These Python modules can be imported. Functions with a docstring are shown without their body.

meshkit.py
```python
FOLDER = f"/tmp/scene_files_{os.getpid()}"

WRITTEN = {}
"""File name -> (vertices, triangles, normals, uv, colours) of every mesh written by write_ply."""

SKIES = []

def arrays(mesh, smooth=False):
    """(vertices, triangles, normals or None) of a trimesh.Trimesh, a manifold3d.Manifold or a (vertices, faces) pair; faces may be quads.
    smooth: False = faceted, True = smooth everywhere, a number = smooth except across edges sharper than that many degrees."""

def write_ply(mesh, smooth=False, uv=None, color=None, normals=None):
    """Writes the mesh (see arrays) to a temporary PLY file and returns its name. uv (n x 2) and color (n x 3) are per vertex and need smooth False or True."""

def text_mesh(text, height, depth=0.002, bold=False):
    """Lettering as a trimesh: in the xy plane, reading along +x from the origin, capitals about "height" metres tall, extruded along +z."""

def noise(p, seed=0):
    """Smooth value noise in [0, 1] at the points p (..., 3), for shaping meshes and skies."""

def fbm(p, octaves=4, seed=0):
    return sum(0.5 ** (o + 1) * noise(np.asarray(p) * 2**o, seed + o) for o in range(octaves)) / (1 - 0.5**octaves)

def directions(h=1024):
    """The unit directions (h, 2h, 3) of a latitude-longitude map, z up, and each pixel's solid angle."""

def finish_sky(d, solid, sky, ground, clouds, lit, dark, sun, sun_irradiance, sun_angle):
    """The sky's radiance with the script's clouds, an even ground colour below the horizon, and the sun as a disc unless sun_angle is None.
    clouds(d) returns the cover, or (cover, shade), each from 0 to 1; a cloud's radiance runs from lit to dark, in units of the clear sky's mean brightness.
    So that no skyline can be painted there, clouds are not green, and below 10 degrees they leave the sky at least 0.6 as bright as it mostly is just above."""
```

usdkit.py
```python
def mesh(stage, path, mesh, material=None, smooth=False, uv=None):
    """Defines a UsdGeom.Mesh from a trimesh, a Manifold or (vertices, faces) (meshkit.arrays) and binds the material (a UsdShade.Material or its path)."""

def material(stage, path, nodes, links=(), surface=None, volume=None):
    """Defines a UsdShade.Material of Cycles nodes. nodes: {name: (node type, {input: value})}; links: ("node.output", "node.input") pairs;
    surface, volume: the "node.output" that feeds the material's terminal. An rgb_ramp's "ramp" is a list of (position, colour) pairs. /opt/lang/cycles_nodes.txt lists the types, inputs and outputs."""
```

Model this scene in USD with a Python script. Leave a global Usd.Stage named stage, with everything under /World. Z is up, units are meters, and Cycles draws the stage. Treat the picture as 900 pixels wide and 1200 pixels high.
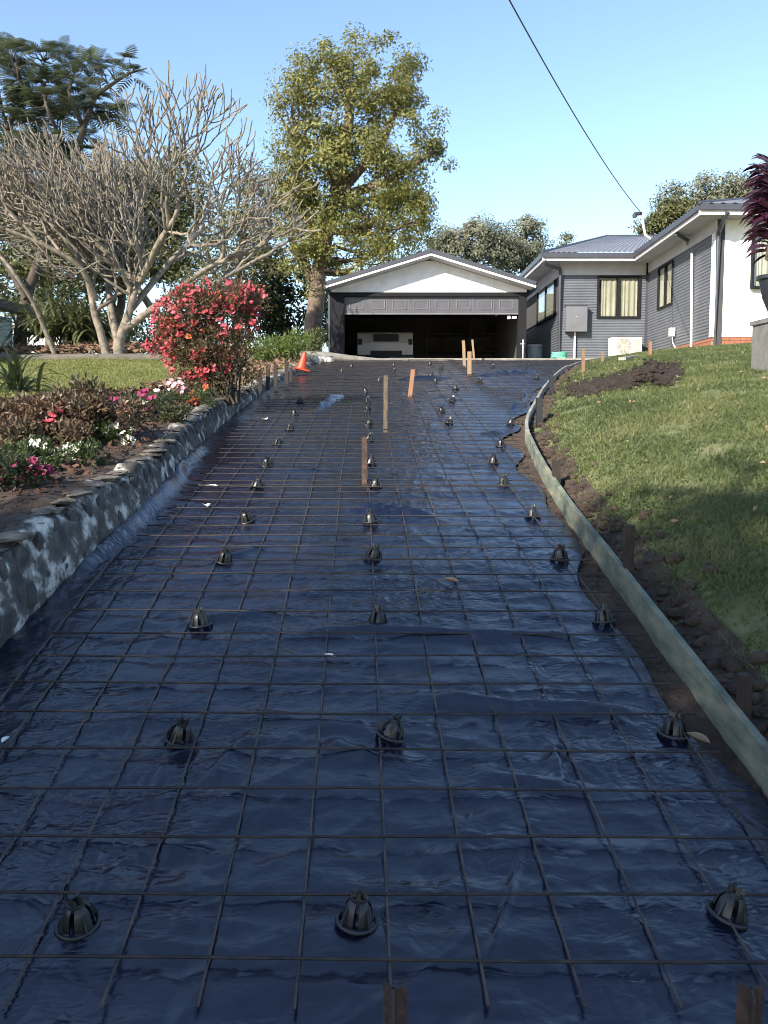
import math, numpy as np, trimesh, usdkit, meshkit
from pxr import Usd, UsdGeom, UsdLux, UsdShade, Sdf, Gf, Vt

stage = Usd.Stage.CreateInMemory()
UsdGeom.SetStageUpAxis(stage, 'Z'); UsdGeom.SetStageMetersPerUnit(stage, 1.0)
UsdGeom.Xform.Define(stage, '/World'); UsdGeom.Scope.Define(stage, '/World/Looks')
PI = math.pi
# ------------------------------------------------------------------ camera
EYE = 1.46; PITCH = math.radians(4.5); F = 930.0; PX, PY = 450.0, 555.0      # photograph pixels (900 x 1200)
cam = UsdGeom.Camera.Define(stage, '/World/camera')
cam.CreateFocalLengthAttr(26.0); cam.CreateHorizontalApertureAttr(26.0 * 900 / F)
cam.CreateVerticalApertureOffsetAttr(-26.0 / F * (600 - PY))
xc = UsdGeom.Xformable(cam); xc.AddTranslateOp().Set(Gf.Vec3d(0, 0, EYE)); xc.AddRotateXOp().Set(90 - math.degrees(PITCH))
cam.CreateExposureAttr(1.35)
# ------------------------------------------------------------------ sky and sun
AZ, EL = math.radians(40), math.radians(30)
SUN = np.array([-math.sin(AZ) * math.cos(EL), -math.cos(AZ) * math.cos(EL), math.sin(EL)])
skym = usdkit.material(stage, '/World/Looks/sky', {
    's': ('sky_texture', dict(sky_type='single_scattering', sun_disc=False, sun_elevation=EL, sun_rotation=math.atan2(SUN[0], SUN[1]), altitude=100.0, air_density=1.0, aerosol_density=0.5, ozone_density=2.0)),
    'b': ('background_shader', dict(strength=0.125))}, [('s.color', 'b.color')], surface='b.background')
dome = UsdLux.DomeLight.Define(stage, '/World/sky')
UsdShade.MaterialBindingAPI.Apply(dome.GetPrim()).Bind(skym)
dome.GetPrim().SetCustomDataByKey('kind', 'structure')
sun = UsdLux.DistantLight.Define(stage, '/World/sun')
sun.CreateIntensityAttr(1.25); sun.CreateNormalizeAttr(True) if hasattr(sun, 'CreateNormalizeAttr') else None
sun.CreateAngleAttr(0.5); sun.CreateColorAttr(Gf.Vec3f(1.0, 0.9, 0.76))
zax = SUN / np.linalg.norm(SUN); xax = np.cross([0, 0, 1.0], zax); xax /= np.linalg.norm(xax); yax = np.cross(zax, xax)
UsdGeom.Xformable(sun).AddTransformOp().Set(Gf.Matrix4d(*[float(v) for r in (np.append(xax, 0), np.append(yax, 0), np.append(zax, 0), [0, 0, 0, 1]) for v in r]))

# ------------------------------------------------------------------ placing: from a pixel of the photograph and a distance to a point of the place
FW = np.array([0, math.cos(PITCH), -math.sin(PITCH)]); UPV = np.array([0, math.sin(PITCH), math.cos(PITCH)])
def ray(px, py):
    return FW + np.array([(px - PX) / F, 0, 0]) + UPV * (PY - py) / F
def at(px, py, d):
    r = ray(px, py); return np.array([0, 0, EYE]) + r * (d / r[1])
def onto(px, py, H, y0=0.8, y1=30):
    r = ray(px, py); r = r / r[1]; ys = np.linspace(y0, y1, 3000)
    P = np.array([0, 0, EYE]) + ys[:, None] * r
    h = np.array([H(p[0], p[1]) for p in P]) if not getattr(H, 'vec', False) else H(P[:, 0], P[:, 1])
    below = np.nonzero(P[:, 2] <= h)[0]
    return P[below[0]] if len(below) else P[-1]

# ------------------------------------------------------------------ names, tags, meshes
taken = {}
def numbered(parent, name):
    k = (parent, name); n = taken.get(k, 0); taken[k] = n + 1
    return f'{parent}/{name}' + (f'_{n:03d}' if n else '')
def tag(p, label=None, cat=None, group=None, kind=None):
    p = p.GetPrim() if hasattr(p, 'GetPrim') else p
    for k, v in (('label', label), ('category', cat), ('group', group), ('kind', kind)):
        if v: p.SetCustomDataByKey(k, v)
    return p
BASE = {}
def thing(name, label, cat, loc=(0, 0, 0), group=None):
    path = numbered('/World', name); x = UsdGeom.Xform.Define(stage, path)
    x.AddTranslateOp().Set(Gf.Vec3d(*map(float, loc))); BASE[path] = np.array(loc, float)
    return tag(x, label, cat, group)
def part(parent, name, mesh, mat, smooth=False, label=None, kind=None):
    """a mesh given in world coordinates, defined under a thing (or a part of it)"""
    pp = str(parent.GetPath()); path = numbered(pp, name)
    v, f, n = meshkit.arrays(mesh.mesh() if isinstance(mesh, MB) else mesh, smooth)
    b = BASE.get(pp, np.zeros(3)); BASE[path] = b
    m = UsdGeom.Mesh.Define(stage, path)
    m.CreatePointsAttr(Vt.Vec3fArray.FromNumpy((v - b).astype(np.float32)))
    m.CreateFaceVertexCountsAttr(Vt.IntArray.FromNumpy(np.full(len(f), 3, np.int32)))
    m.CreateFaceVertexIndicesAttr(Vt.IntArray.FromNumpy(f.astype(np.int32).ravel()))
    m.CreateSubdivisionSchemeAttr('none')
    if n is not None:
        m.CreateNormalsAttr(Vt.Vec3fArray.FromNumpy(n.astype(np.float32))); m.SetNormalsInterpolation('vertex')
    UsdShade.MaterialBindingAPI.Apply(m.GetPrim()).Bind(mat)
    return tag(m, label, None, None, kind)
def single(name, mesh, mat, label=None, cat=None, group=None, kind=None, smooth=False, loc=None):
    """a thing that is one mesh; its origin at its base"""
    v, f, n = meshkit.arrays(mesh.mesh() if isinstance(mesh, MB) else mesh, smooth)
    b = np.array(loc if loc is not None else [v[:, 0].mean(), v[:, 1].mean(), v[:, 2].min()]) if kind is None else np.zeros(3)
    path = numbered('/World', name); m = UsdGeom.Mesh.Define(stage, path); BASE[path] = b
    m.AddTranslateOp().Set(Gf.Vec3d(*map(float, b)))
    m.CreatePointsAttr(Vt.Vec3fArray.FromNumpy((v - b).astype(np.float32)))
    m.CreateFaceVertexCountsAttr(Vt.IntArray.FromNumpy(np.full(len(f), 3, np.int32)))
    m.CreateFaceVertexIndicesAttr(Vt.IntArray.FromNumpy(f.astype(np.int32).ravel()))
    m.CreateSubdivisionSchemeAttr('none')
    if n is not None:
        m.CreateNormalsAttr(Vt.Vec3fArray.FromNumpy(n.astype(np.float32))); m.SetNormalsInterpolation('vertex')
    UsdShade.MaterialBindingAPI.Apply(m.GetPrim()).Bind(mat)
    return tag(m, label, cat, group, kind)
class MB:
    """collects shapes into one mesh"""
    def __init__(s): s.V = []; s.Fc = []; s.n = 0
    def add(s, v, f):
        v = np.asarray(v, float).reshape(-1, 3); f = np.asarray(f, int)
        if f.shape[1] == 4: f = np.vstack([f[:, [0, 1, 2]], f[:, [0, 2, 3]]])
        s.V.append(v); s.Fc.append(f + s.n); s.n += len(v); return s
    def tm(s, m): return s.add(np.array(m.vertices), np.array(m.faces))
    def mesh(s): return trimesh.Trimesh(np.vstack(s.V), np.vstack(s.Fc), process=False)
    def box(s, lo, hi):
        x0, y0, z0 = np.minimum(lo, hi); x1, y1, z1 = np.maximum(lo, hi)
        v = [(x0, y0, z0), (x1, y0, z0), (x1, y1, z0), (x0, y1, z0), (x0, y0, z1), (x1, y0, z1), (x1, y1, z1), (x0, y1, z1)]
        return s.add(v, [(0, 3, 2, 1), (4, 5, 6, 7), (0, 1, 5, 4), (1, 2, 6, 5), (2, 3, 7, 6), (3, 0, 4, 7)])
    def hexa(s, b, t):
        """a solid between two quads of four points each"""
        return s.add(np.vstack([b, t]), [(0, 3, 2, 1), (4, 5, 6, 7), (0, 1, 5, 4), (1, 2, 6, 5), (2, 3, 7, 6), (3, 0, 4, 7)])
    def beam(s, a, b, w, h, up=(0, 0, 1)):
        a, b = np.array(a, float), np.array(b, float); d = b - a; d /= np.linalg.norm(d)
        r = np.cross(d, up); r /= np.linalg.norm(r); u = np.cross(r, d)
        q = [(-w / 2, -h / 2), (w / 2, -h / 2), (w / 2, h / 2), (-w / 2, h / 2)]
        return s.hexa([a + r * i + u * j for i, j in q], [b + r * i + u * j for i, j in q])
    def tube(s, pts, rad, n=6, cap=True):
        p = np.asarray(pts, float); rad = np.broadcast_to(rad, (len(p),)).astype(float)
        t = np.gradient(p, axis=0); t /= np.linalg.norm(t, axis=1, keepdims=True) + 1e-12
        ref = np.array([0, 0, 1.0]) if np.abs(t[:, 2]).mean() < 0.8 else np.array([1.0, 0, 0])
        a = np.cross(t, ref); a /= np.linalg.norm(a, axis=1, keepdims=True) + 1e-12; b = np.cross(t, a)
        an = np.arange(n) * 2 * PI / n
        v = p[:, None] + rad[:, None, None] * (np.cos(an)[None, :, None] * a[:, None] + np.sin(an)[None, :, None] * b[:, None])
        i, j = np.meshgrid(np.arange(len(p) - 1), np.arange(n), indexing='ij')
        q = np.stack([i * n + j, (i + 1) * n + j, (i + 1) * n + (j + 1) % n, i * n + (j + 1) % n], -1).reshape(-1, 4)
        f = np.vstack([q[:, [0, 1, 2]], q[:, [0, 2, 3]]]); v = v.reshape(-1, 3)
        if cap:
            k = len(v); v = np.vstack([v, p[0], p[-1]]); e = (len(p) - 1) * n
            f = np.vstack([f, [(k, c, (c + 1) % n) for c in range(n)], [(k + 1, e + (c + 1) % n, e + c) for c in range(n)]])
        return s.add(v, f)
    def lathe(s, prof, c=(0, 0, 0), n=16, a0=0, a1=2 * PI):
        pr = np.array(prof, float); full = abs(a1 - a0 - 2 * PI) < 1e-6; m = n if full else n + 1
        an = a0 + (a1 - a0) * np.arange(m) / n
        v = np.stack([pr[:, None, 0] * np.cos(an), pr[:, None, 0] * np.sin(an), np.broadcast_to(pr[:, None, 1], (len(pr), m))], -1).reshape(-1, 3) + np.array(c)
        q = [(i * m + j, i * m + (j + 1) % m, (i + 1) * m + (j + 1) % m, (i + 1) * m + j) for i in range(len(pr) - 1) for j in range(n)]
        return s.add(v, q)
def grid_mesh(P):
    a, b = P.shape[:2]; i, j = np.meshgrid(np.arange(a - 1), np.arange(b - 1), indexing='ij')
    q = np.stack([i * b + j, i * b + j + 1, (i + 1) * b + j + 1, (i + 1) * b + j], -1).reshape(-1, 4)
    return trimesh.Trimesh(P.reshape(-1, 3), np.vstack([q[:, [0, 1, 2]], q[:, [0, 2, 3]]]), process=False)
def rock(r, seed, sub=1, sx=1, sy=1, sz=1):
    m = trimesh.creation.icosphere(sub, 1.0); v = np.array(m.vertices)
    v *= (0.75 + 0.5 * meshkit.noise(v * 1.6 + seed * 7.3, seed))[:, None]
    return trimesh.Trimesh(v * [r * sx, r * sy, r * sz], m.faces, process=False)

# ------------------------------------------------------------------ materials
MAT = {}
def mat(name, cols, rough=0.7, scale=6.0, detail=5.0, bump=0.0, bscale=None, metal=0.0, spec=0.5, transl=None, stretch=None, coat=0.0, dist=0.01, ramp=(0.3, 0.7), vary=0.0):
    """noise-mottled principled material. cols: one colour or a list along a noise ramp; transl: leaf translucency; vary: per-piece brightness spread"""
    if name in MAT: return MAT[name]
    cols = [cols] if np.ndim(cols) == 1 else cols
    nodes = {'g': ('geometry', {}), 'p': ('principled_bsdf', dict(roughness=rough, metallic=metal, specular_ior_level=spec, coat_weight=coat))}
    links, src = [], 'g.position'
    if stretch:
        nodes['mp'] = ('mapping', dict(scale=stretch)); links += [('g.position', 'mp.vector')]; src = 'mp.vector'
    nodes['n'] = ('noise_texture', dict(scale=scale, detail=detail, roughness=0.6)); links += [(src, 'n.vector')]
    nodes['r'] = ('rgb_ramp', dict(ramp=list(zip(np.linspace(ramp[0], ramp[1], len(cols)), cols)))) if len(cols) > 1 else ('rgb_ramp', dict(ramp=[(0.25, tuple(c * 0.82 for c in cols[0])), (0.75, tuple(min(1, c * 1.16) for c in cols[0]))]))
    links += [('n.fac', 'r.fac')]; col = 'r.color'
    if vary:
        nodes['w'] = ('map_range', dict(from_min=0.0, from_max=1.0, to_min=1 - vary, to_max=1 + vary)); nodes['hv'] = ('hsv', dict(hue=0.5, saturation=1.0, fac=1.0))
        links += [('g.random_per_island', 'w.value'), ('w.result', 'hv.value'), (col, 'hv.color')]; col = 'hv.color'
    links += [(col, 'p.base_color')]; out = 'p.BSDF'
    if bump:
        nodes['bn'] = ('noise_texture', dict(scale=bscale or scale * 6, detail=4.0, roughness=0.65)); nodes['bp'] = ('bump', dict(strength=bump, distance=dist))
        links += [(src, 'bn.vector'), ('bn.fac', 'bp.height'), ('bp.normal', 'p.normal')]
    if transl:
        nodes['t'] = ('translucent_bsdf', {}); nodes['mx'] = ('mix_closure', dict(fac=transl)); nodes['br'] = ('brightness_contrast', dict(bright=0.02))
        links += [(col, 'br.color'), ('br.color', 't.color'), ('p.BSDF', 'mx.closure1'), ('t.BSDF', 'mx.closure2')]; out = 'mx.closure'
    MAT[name] = usdkit.material(stage, f'/World/Looks/{name}', nodes, links, surface=out)
    return MAT[name]
soil = mat('soil', [(.020, .013, .009), (.045, .030, .021), (.080, .057, .042)], .95, 9, bump=.9, bscale=60, dist=.02)
bark_mulch = mat('bark_mulch', [(.028, .013, .009), (.080, .038, .025), (.16, .085, .055)], .95, 14, bump=.6, bscale=90, vary=.35)
grass_ground = mat('grass_ground', [(.07, .085, .03), (.11, .125, .045), (.15, .145, .065)], .95, 3, bump=.8, bscale=80, dist=.02)
grass_blade = mat('grass_blade', [(.075, .11, .032), (.13, .168, .052), (.215, .225, .088)], .6, 1.6, transl=.3, vary=.35, ramp=(.35, .68))
sun_grass = mat('sunny_grass_blade', [(.12, .15, .03), (.19, .21, .05), (.26, .25, .08)], .6, 1.2, transl=.3, vary=.3)
concrete = mat('concrete', [(.16, .145, .125), (.23, .215, .19), (.30, .28, .25)], .9, 4, bump=.4, bscale=60)
stone = mat('wall_stone', [(.014, .0135, .013), (.034, .033, .031), (.085, .08, .075)], .9, 14, bump=.9, bscale=70, vary=.3)
mortar = mat('wall_mortar', [(.018, .0175, .017), (.060, .057, .053), (.40, .39, .37)], .95, 7, bump=.9, bscale=55, ramp=(.38, .64))
cap_stone = mat('wall_top_stone', [(.035, .032, .028), (.10, .088, .072), (.20, .175, .14)], .9, 9, bump=.8, bscale=50)
steel = mat('bar_steel', [(.014, .014, .016), (.030, .028, .029), (.060, .042, .034)], .5, 14, metal=.5, bump=.2, bscale=300)
worn_steel = mat('bar_steel_worn', [(.035, .032, .031), (.075, .062, .054), (.12, .085, .065)], .5, 14, metal=.5)
black_plastic = mat('black_plastic', (.016, .017, .018), .38, 20)
rust_steel = mat('rusty_picket', [(.016, .013, .012), (.04, .024, .018), (.085, .045, .03)], .8, 25, bump=.4, bscale=120)
raw_timber = mat('raw_timber', [(.18, .12, .068), (.26, .18, .11)], .75, 12, stretch=(6, 6, .8), bump=.2)
orange_timber = mat('orange_timber', [(.19, .09, .048), (.26, .135, .075)], .75, 12, stretch=(6, 6, .8), bump=.2)
dark_timber = mat('dark_timber', [(.010, .008, .006), (.030, .021, .015)], .85, 12, stretch=(6, 6, .8), bump=.3)
green_timber = mat('green_treated_timber', [(.05, .064, .050), (.115, .135, .105), (.22, .20, .14)], .85, 7, stretch=(1, .7, 2), bump=.35, bscale=30)
grey_timber = mat('bleached_timber', [(.10, .097, .08), (.19, .183, .155), (.28, .27, .235)], .85, 7, stretch=(1, .4, 3), bump=.35, bscale=30)
charcoal = mat('charcoal_paint', (.010, .011, .014), .8, 5, spec=.2)
clad_grey = mat('grey_metal_cladding', (.095, .105, .125), .45, 2, spec=.4)
roof_grey = mat('grey_roof_sheet', (.17, .17, .185), .45, 2)
gutter_grey = mat('gutter_grey', (.045, .048, .06), .4, 3)
white_paint = mat('white_paint', (.66, .66, .665), .55, 3)
white_render = mat('white_render', (.82, .82, .80), .8, 3, bump=.15, bscale=80)
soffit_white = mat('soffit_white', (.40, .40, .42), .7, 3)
pale_panel = mat('pale_panel', (.55, .54, .55), .65, 3)
door_grey = mat('door_panel_grey', (.065, .065, .078), .5, 4)
door_trim = mat('door_panel_edge', (.14, .14, .155), .45, 4)
brick_red = mat('red_brick', [(.26, .10, .055), (.36, .155, .09)], .9, 10, bump=.4, vary=.2)
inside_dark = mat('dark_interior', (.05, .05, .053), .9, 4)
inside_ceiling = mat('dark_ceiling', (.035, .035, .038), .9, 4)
curtain_cloth = mat('cream_curtain', (.42, .39, .30), .85, 3, transl=.2)
glass_dark = usdkit.material(stage, '/World/Looks/window_glass', {'t': ('transparent_bsdf', dict(color=(.93, .95, .95))), 'g': ('glossy_bsdf', dict(color=(.9, .9, .9), roughness=.02)), 'l': ('layer_weight', dict(blend=.5)), 'pw': ('math', dict(math_type='power', value2=4.0)), 'ma': ('math', dict(math_type='multiply_add', value2=.7, value3=.05)), 'm': ('mix_closure', {})},
    [('l.facing', 'pw.value1'), ('pw.value', 'ma.value1'), ('ma.value', 'm.fac'), ('t.BSDF', 'm.closure1'), ('g.BSDF', 'm.closure2')], surface='m.closure')
ac_white = mat('ac_white', (.60, .59, .54), .5, 3)
ac_fan = mat('ac_fan_guard', (.16, .14, .12), .5, 3)
cone_orange = mat('cone_orange', (.48, .05, .013), .5, 4)
grey_pipe = mat('grey_pipe', [(.10, .095, .085), (.20, .19, .17)], .8, 8)
green_hose = mat('green_hose', (.12, .42, .30), .5, 5)
weatherboard = mat('weatherboard_green', (.42, .50, .42), .7, 4)
eave_dark = mat('dark_eave', (.035, .032, .03), .7, 4)
frangi_bark = mat('frangipani_bark', [(.07, .059, .047), (.145, .125, .10), (.25, .217, .17)], .85, 9, bump=.6, bscale=40)
tree_bark = mat('tree_bark', [(.05, .036, .027), (.11, .08, .058), (.18, .135, .10)], .9, 6, bump=.8, bscale=25, dist=.03)
dark_bark = mat('dark_bark', [(.03, .025, .02), (.075, .06, .045)], .9, 8, bump=.5)
leaf_yellowgreen = mat('leaf_yellow_green', [(.14, .15, .032), (.25, .255, .056), (.36, .345, .095)], .5, .5, transl=.3, vary=.4, ramp=(.33, .66))
leaf_olive = mat('leaf_olive', [(.09, .11, .04), (.17, .18, .065), (.26, .25, .11)], .5, .6, transl=.3, vary=.4)
leaf_dark = mat('leaf_dark_green', [(.022, .04, .014), (.045, .07, .022), (.075, .10, .035)], .45, .7, transl=.3, vary=.4)
leaf_blue = mat('leaf_blue_green', [(.065, .09, .042), (.10, .13, .06), (.145, .17, .085)], .5, .7, transl=.3, vary=.35)
leaf_gum = mat('leaf_gum', [(.17, .19, .125), (.26, .275, .185), (.36, .365, .255)], .5, .5, transl=.3, vary=.4)
leaf_lime = mat('leaf_lime', [(.11, .17, .03), (.17, .24, .05)], .5, 2, transl=.35, vary=.3)
leaf_strap = mat('leaf_strap', [(.07, .095, .035), (.13, .15, .055), (.20, .20, .09)], .45, 2, transl=.25, vary=.35)
leaf_azalea = mat('leaf_azalea', [(.06, .065, .02), (.12, .09, .035), (.17, .09, .045)], .5, 5, transl=.25, vary=.4)
leaf_bronze = mat('leaf_bronze', [(.075, .075, .035), (.15, .105, .06), (.25, .145, .095)], .45, 5, transl=.2, vary=.4)
leaf_purple = mat('leaf_purple', [(.018, .006, .014), (.045, .012, .03), (.09, .03, .055)], .35, 7, vary=.4)
pink_petal = mat('pink_petal', [(.46, .04, .06), (.60, .09, .12), (.70, .20, .24)], .6, 5, transl=.3, vary=.2)
magenta_petal = mat('magenta_petal', [(.30, .015, .09), (.48, .05, .18)], .6, 8, transl=.3, vary=.2)
pale_petal = mat('pale_pink_petal', (.66, .38, .43), .6, 8, transl=.3, vary=.1)
white_petal = mat('white_petal', (.74, .73, .66), .6, 8, transl=.25, vary=.06)
orange_petal = mat('orange_petal', (.58, .14, .05), .6, 8, transl=.3, vary=.15)
dry_leaf = mat('dry_leaf', [(.22, .13, .08), (.40, .28, .18)], .8, 9, vary=.3)
litter = mat('leaf_litter', [(.16, .085, .055), (.28, .17, .11), (.38, .26, .18)], .9, 6, vary=.4, bump=.3)
pot_glaze = mat('dark_pot', (.02, .022, .028), .3, 6)
block_grey = mat('grey_block', [(.09, .09, .09), (.15, .15, .145)], .9, 8, bump=.5, bscale=60)
vehicle_white = mat('vehicle_paint', (.24, .225, .205), .45, 3)
vehicle_glass = mat('vehicle_dark_glass', (.006, .006, .007), .5, 3, spec=.15)
cable_black = mat('black_cable', (.02, .02, .02), .6, 5)
zinc = mat('zinc_pipe', (.45, .45, .46), .45, 8, metal=.5)
scrap_white = mat('white_scrap', (.7, .68, .64), .7, 8)
far_ground = mat('far_ground', [(.05, .065, .025), (.09, .10, .04)], .95, .2)
def film_material():
    nodes = {'g': ('geometry', {}), 'dn': ('noise_texture', dict(scale=2.6, detail=3.0)), 'dv': ('vector_math', dict(math_type='multiply_add', vector2=(.22, .22, .22))),
             'mp': ('mapping', dict(scale=(.8, 2.0, 1), rotation=(0, 0, .12))), 'mp2': ('mapping', dict(scale=(1.7, .9, 1), rotation=(0, 0, .65))), 'mp3': ('mapping', dict(scale=(1.1, 2.6, 1), rotation=(0, 0, -.35))),
             'v1': ('voronoi_texture', dict(feature='distance_to_edge', scale=3.4)), 'v2': ('voronoi_texture', dict(feature='distance_to_edge', scale=8.0)), 'v3': ('voronoi_texture', dict(feature='distance_to_edge', scale=15.0)),
             'am': ('noise_texture', dict(scale=1.3, detail=2.0)), 'amr': ('map_range', dict(from_min=.35, from_max=.65, to_min=.15, to_max=1.0)),
             'a1': ('math', dict(math_type='multiply_add', value2=.6)), 'a2': ('math', dict(math_type='multiply_add', value2=.30)), 'z': ('math', dict(math_type='multiply', value2=1.0)), 'ml': ('math', dict(math_type='multiply')), 'bp': ('bump', dict(strength=.85, distance=.019)),
             'd': ('noise_texture', dict(scale=2.2, detail=7.0, roughness=.65)), 'r': ('rgb_ramp', dict(ramp=[(.35, (.0012, .0020, .0070)), (.60, (.0020, .0038, .0145)), (.68, (.006, .005, .011)), (.76, (.030, .025, .024)), (.86, (.06, .05, .043))])),
             'rr': ('map_range', dict(from_min=.3, from_max=.72, to_min=.19, to_max=.34)),
             'p': ('principled_bsdf', dict(specular_ior_level=.85))}
    links = [('g.position', 'dn.vector'), ('dn.color', 'dv.vector1'), ('g.position', 'dv.vector3'), ('dv.vector', 'mp.vector'), ('dv.vector', 'mp2.vector'), ('dv.vector', 'mp3.vector'), ('mp.vector', 'v1.vector'), ('mp2.vector', 'v2.vector'), ('mp3.vector', 'v3.vector'),
             ('v1.distance', 'z.value1'), ('v2.distance', 'a1.value1'), ('z.value', 'a1.value3'), ('v3.distance', 'a2.value1'), ('a1.value', 'a2.value3'), ('g.position', 'am.vector'), ('am.fac', 'amr.value'), ('a2.value', 'ml.value1'), ('amr.result', 'ml.value2'), ('ml.value', 'bp.height'), ('bp.normal', 'p.normal'),
             ('g.position', 'd.vector'), ('d.fac', 'r.fac'), ('r.color', 'p.base_color'), ('d.fac', 'rr.value'), ('rr.result', 'p.roughness')]
    return usdkit.material(stage, '/World/Looks/builders_film', nodes, links, surface='p.BSDF')
film = film_material()

# ------------------------------------------------------------------ the lie of the land
PD = np.array([(-40, -6.2), (-6, -2.1), (0, -1.46), (1.65, -1.246), (2.44, -1.112), (3.23, -.955), (4.01, -.80), (5.0, -.653), (5.79, -.535), (8, -.215), (11, .235), (14, .67), (16.5, .98), (18, 1.126), (20, 1.17), (23, 1.22), (32, 1.25), (45, .6), (80, -2.5), (300, -14), (3000, -60)])
from scipy.interpolate import PchipInterpolator
_D = PchipInterpolator(PD[:, 0], PD[:, 1] + EYE)
def D(y): return _D(y)
def DV(x, y): return _D(y)
DV.vec = True
LP = np.array([(-6, -1.58), (-1, -1.56), (3.1, -1.55), (5, -1.48), (6.5, -1.58), (8.48, -1.70), (11, -1.68), (13.64, -1.54), (15.9, -1.37), (18, -1.3), (24, -1.3)])
RP = np.array([(-6, 1.16), (-1, 1.16), (2.27, 1.14), (4.1, 1.11), (5.5, 1.16), (7.03, 1.285), (7.6, 1.35), (9.83, 1.88), (11.5, 2.35), (14.4, 3.33), (16.3, 4.2), (18, 5.2), (24, 5.2)])
_L = PchipInterpolator(LP[:, 0], LP[:, 1]); _R = PchipInterpolator(RP[:, 0], RP[:, 1])
def L(y): return _L(np.clip(y, -6, 24))
def R(y): return _R(np.clip(y, -6, 24))
WH = np.array([(-6, .40), (3, .37), (5, .31), (7, .28), (9, .24), (10.5, .15), (12, .11), (18, .06), (40, .0)])
def wall_h(y): return np.interp(y, WH[:, 0], WH[:, 1])
def HL(x, y):
    w = np.maximum(L(y) - .18 - x, 0)
    s = np.clip(w / 3, 0, 1); s = s * s * (3 - 2 * s)
    z = D(y) + wall_h(y) - .03 + s * .06 + .05 * (meshkit.fbm(np.stack([x * .7, y * .7, x * 0], -1), 3, 4) - .5)
    k = np.clip((np.asarray(y) - 16.6) / 1.5, 0, 1)
    return z + .16 * k * np.clip(w / 2, 0, 1) * np.exp(-((np.asarray(y) - 18.6) / 2.2) ** 2)
def HR(x, y):
    w = np.maximum(x - R(y), 0)
    t = np.clip((np.asarray(y) - 8) / 9, 0, 1)
    k = .20 * (1 - t) + .10 * t
    ed = 1 - np.exp(-w / .22)
    dip = .03 * np.exp(-((w - .12) / .12) ** 2)
    return D(y) + .02 + .09 * ed - dip + k * 3.4 * np.tanh(w / 3.4) + .05 * (meshkit.fbm(np.stack([x * .8, y * .8, x * 0], -1), 3, 9) - .5)
HL.vec = HR.vec = True

def ygrid(y0, y1, rel=.02, mn=.02):
    out = [y0]
    while out[-1] < y1: out.append(out[-1] + max(mn, abs(out[-1]) * rel))
    out[-1] = y1; return np.array(out)
# the ground under everything, one sheet to the horizon
ys = np.concatenate([[-60, -30, -15, -8, -4], np.arange(-2, 26, .35), [28, 32, 38, 46, 60, 90, 150, 300, 700, 2000]])
lo = np.array([-1500, -500, -150, -60, -30, -20, -14, -10, -7, -5, -3.5, -2.5, -1.6, -.9, -.4, -.12])
hi = -lo[::-1]; mid = np.linspace(.0, 1, 9)
X, Z = [], []
for y in ys:
    l, r = float(L(y)), float(R(y))
    xl, xm, xr = l - .08 + lo, l + (r - l) * mid, r + .02 + hi
    far = np.clip((np.abs(xl) - 30) / 200, 0, 1) * 8; farr = np.clip((np.abs(xr) - 40) / 200, 0, 1) * 8
    X.append(np.concatenate([xl, xm, xr])); yy = lambda a: np.full(len(a), y)
    Z.append(np.concatenate([HL(xl, yy(xl)) - .07 - far, D(yy(xm)) - .07, HR(xr, yy(xr)) - .07 - farr]))
X = np.array(X); Z = np.array(Z)
single('ground', grid_mesh(np.stack([X, np.repeat(ys[:, None], X.shape[1], 1), Z], -1)), far_ground, kind='structure', smooth=True)
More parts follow.
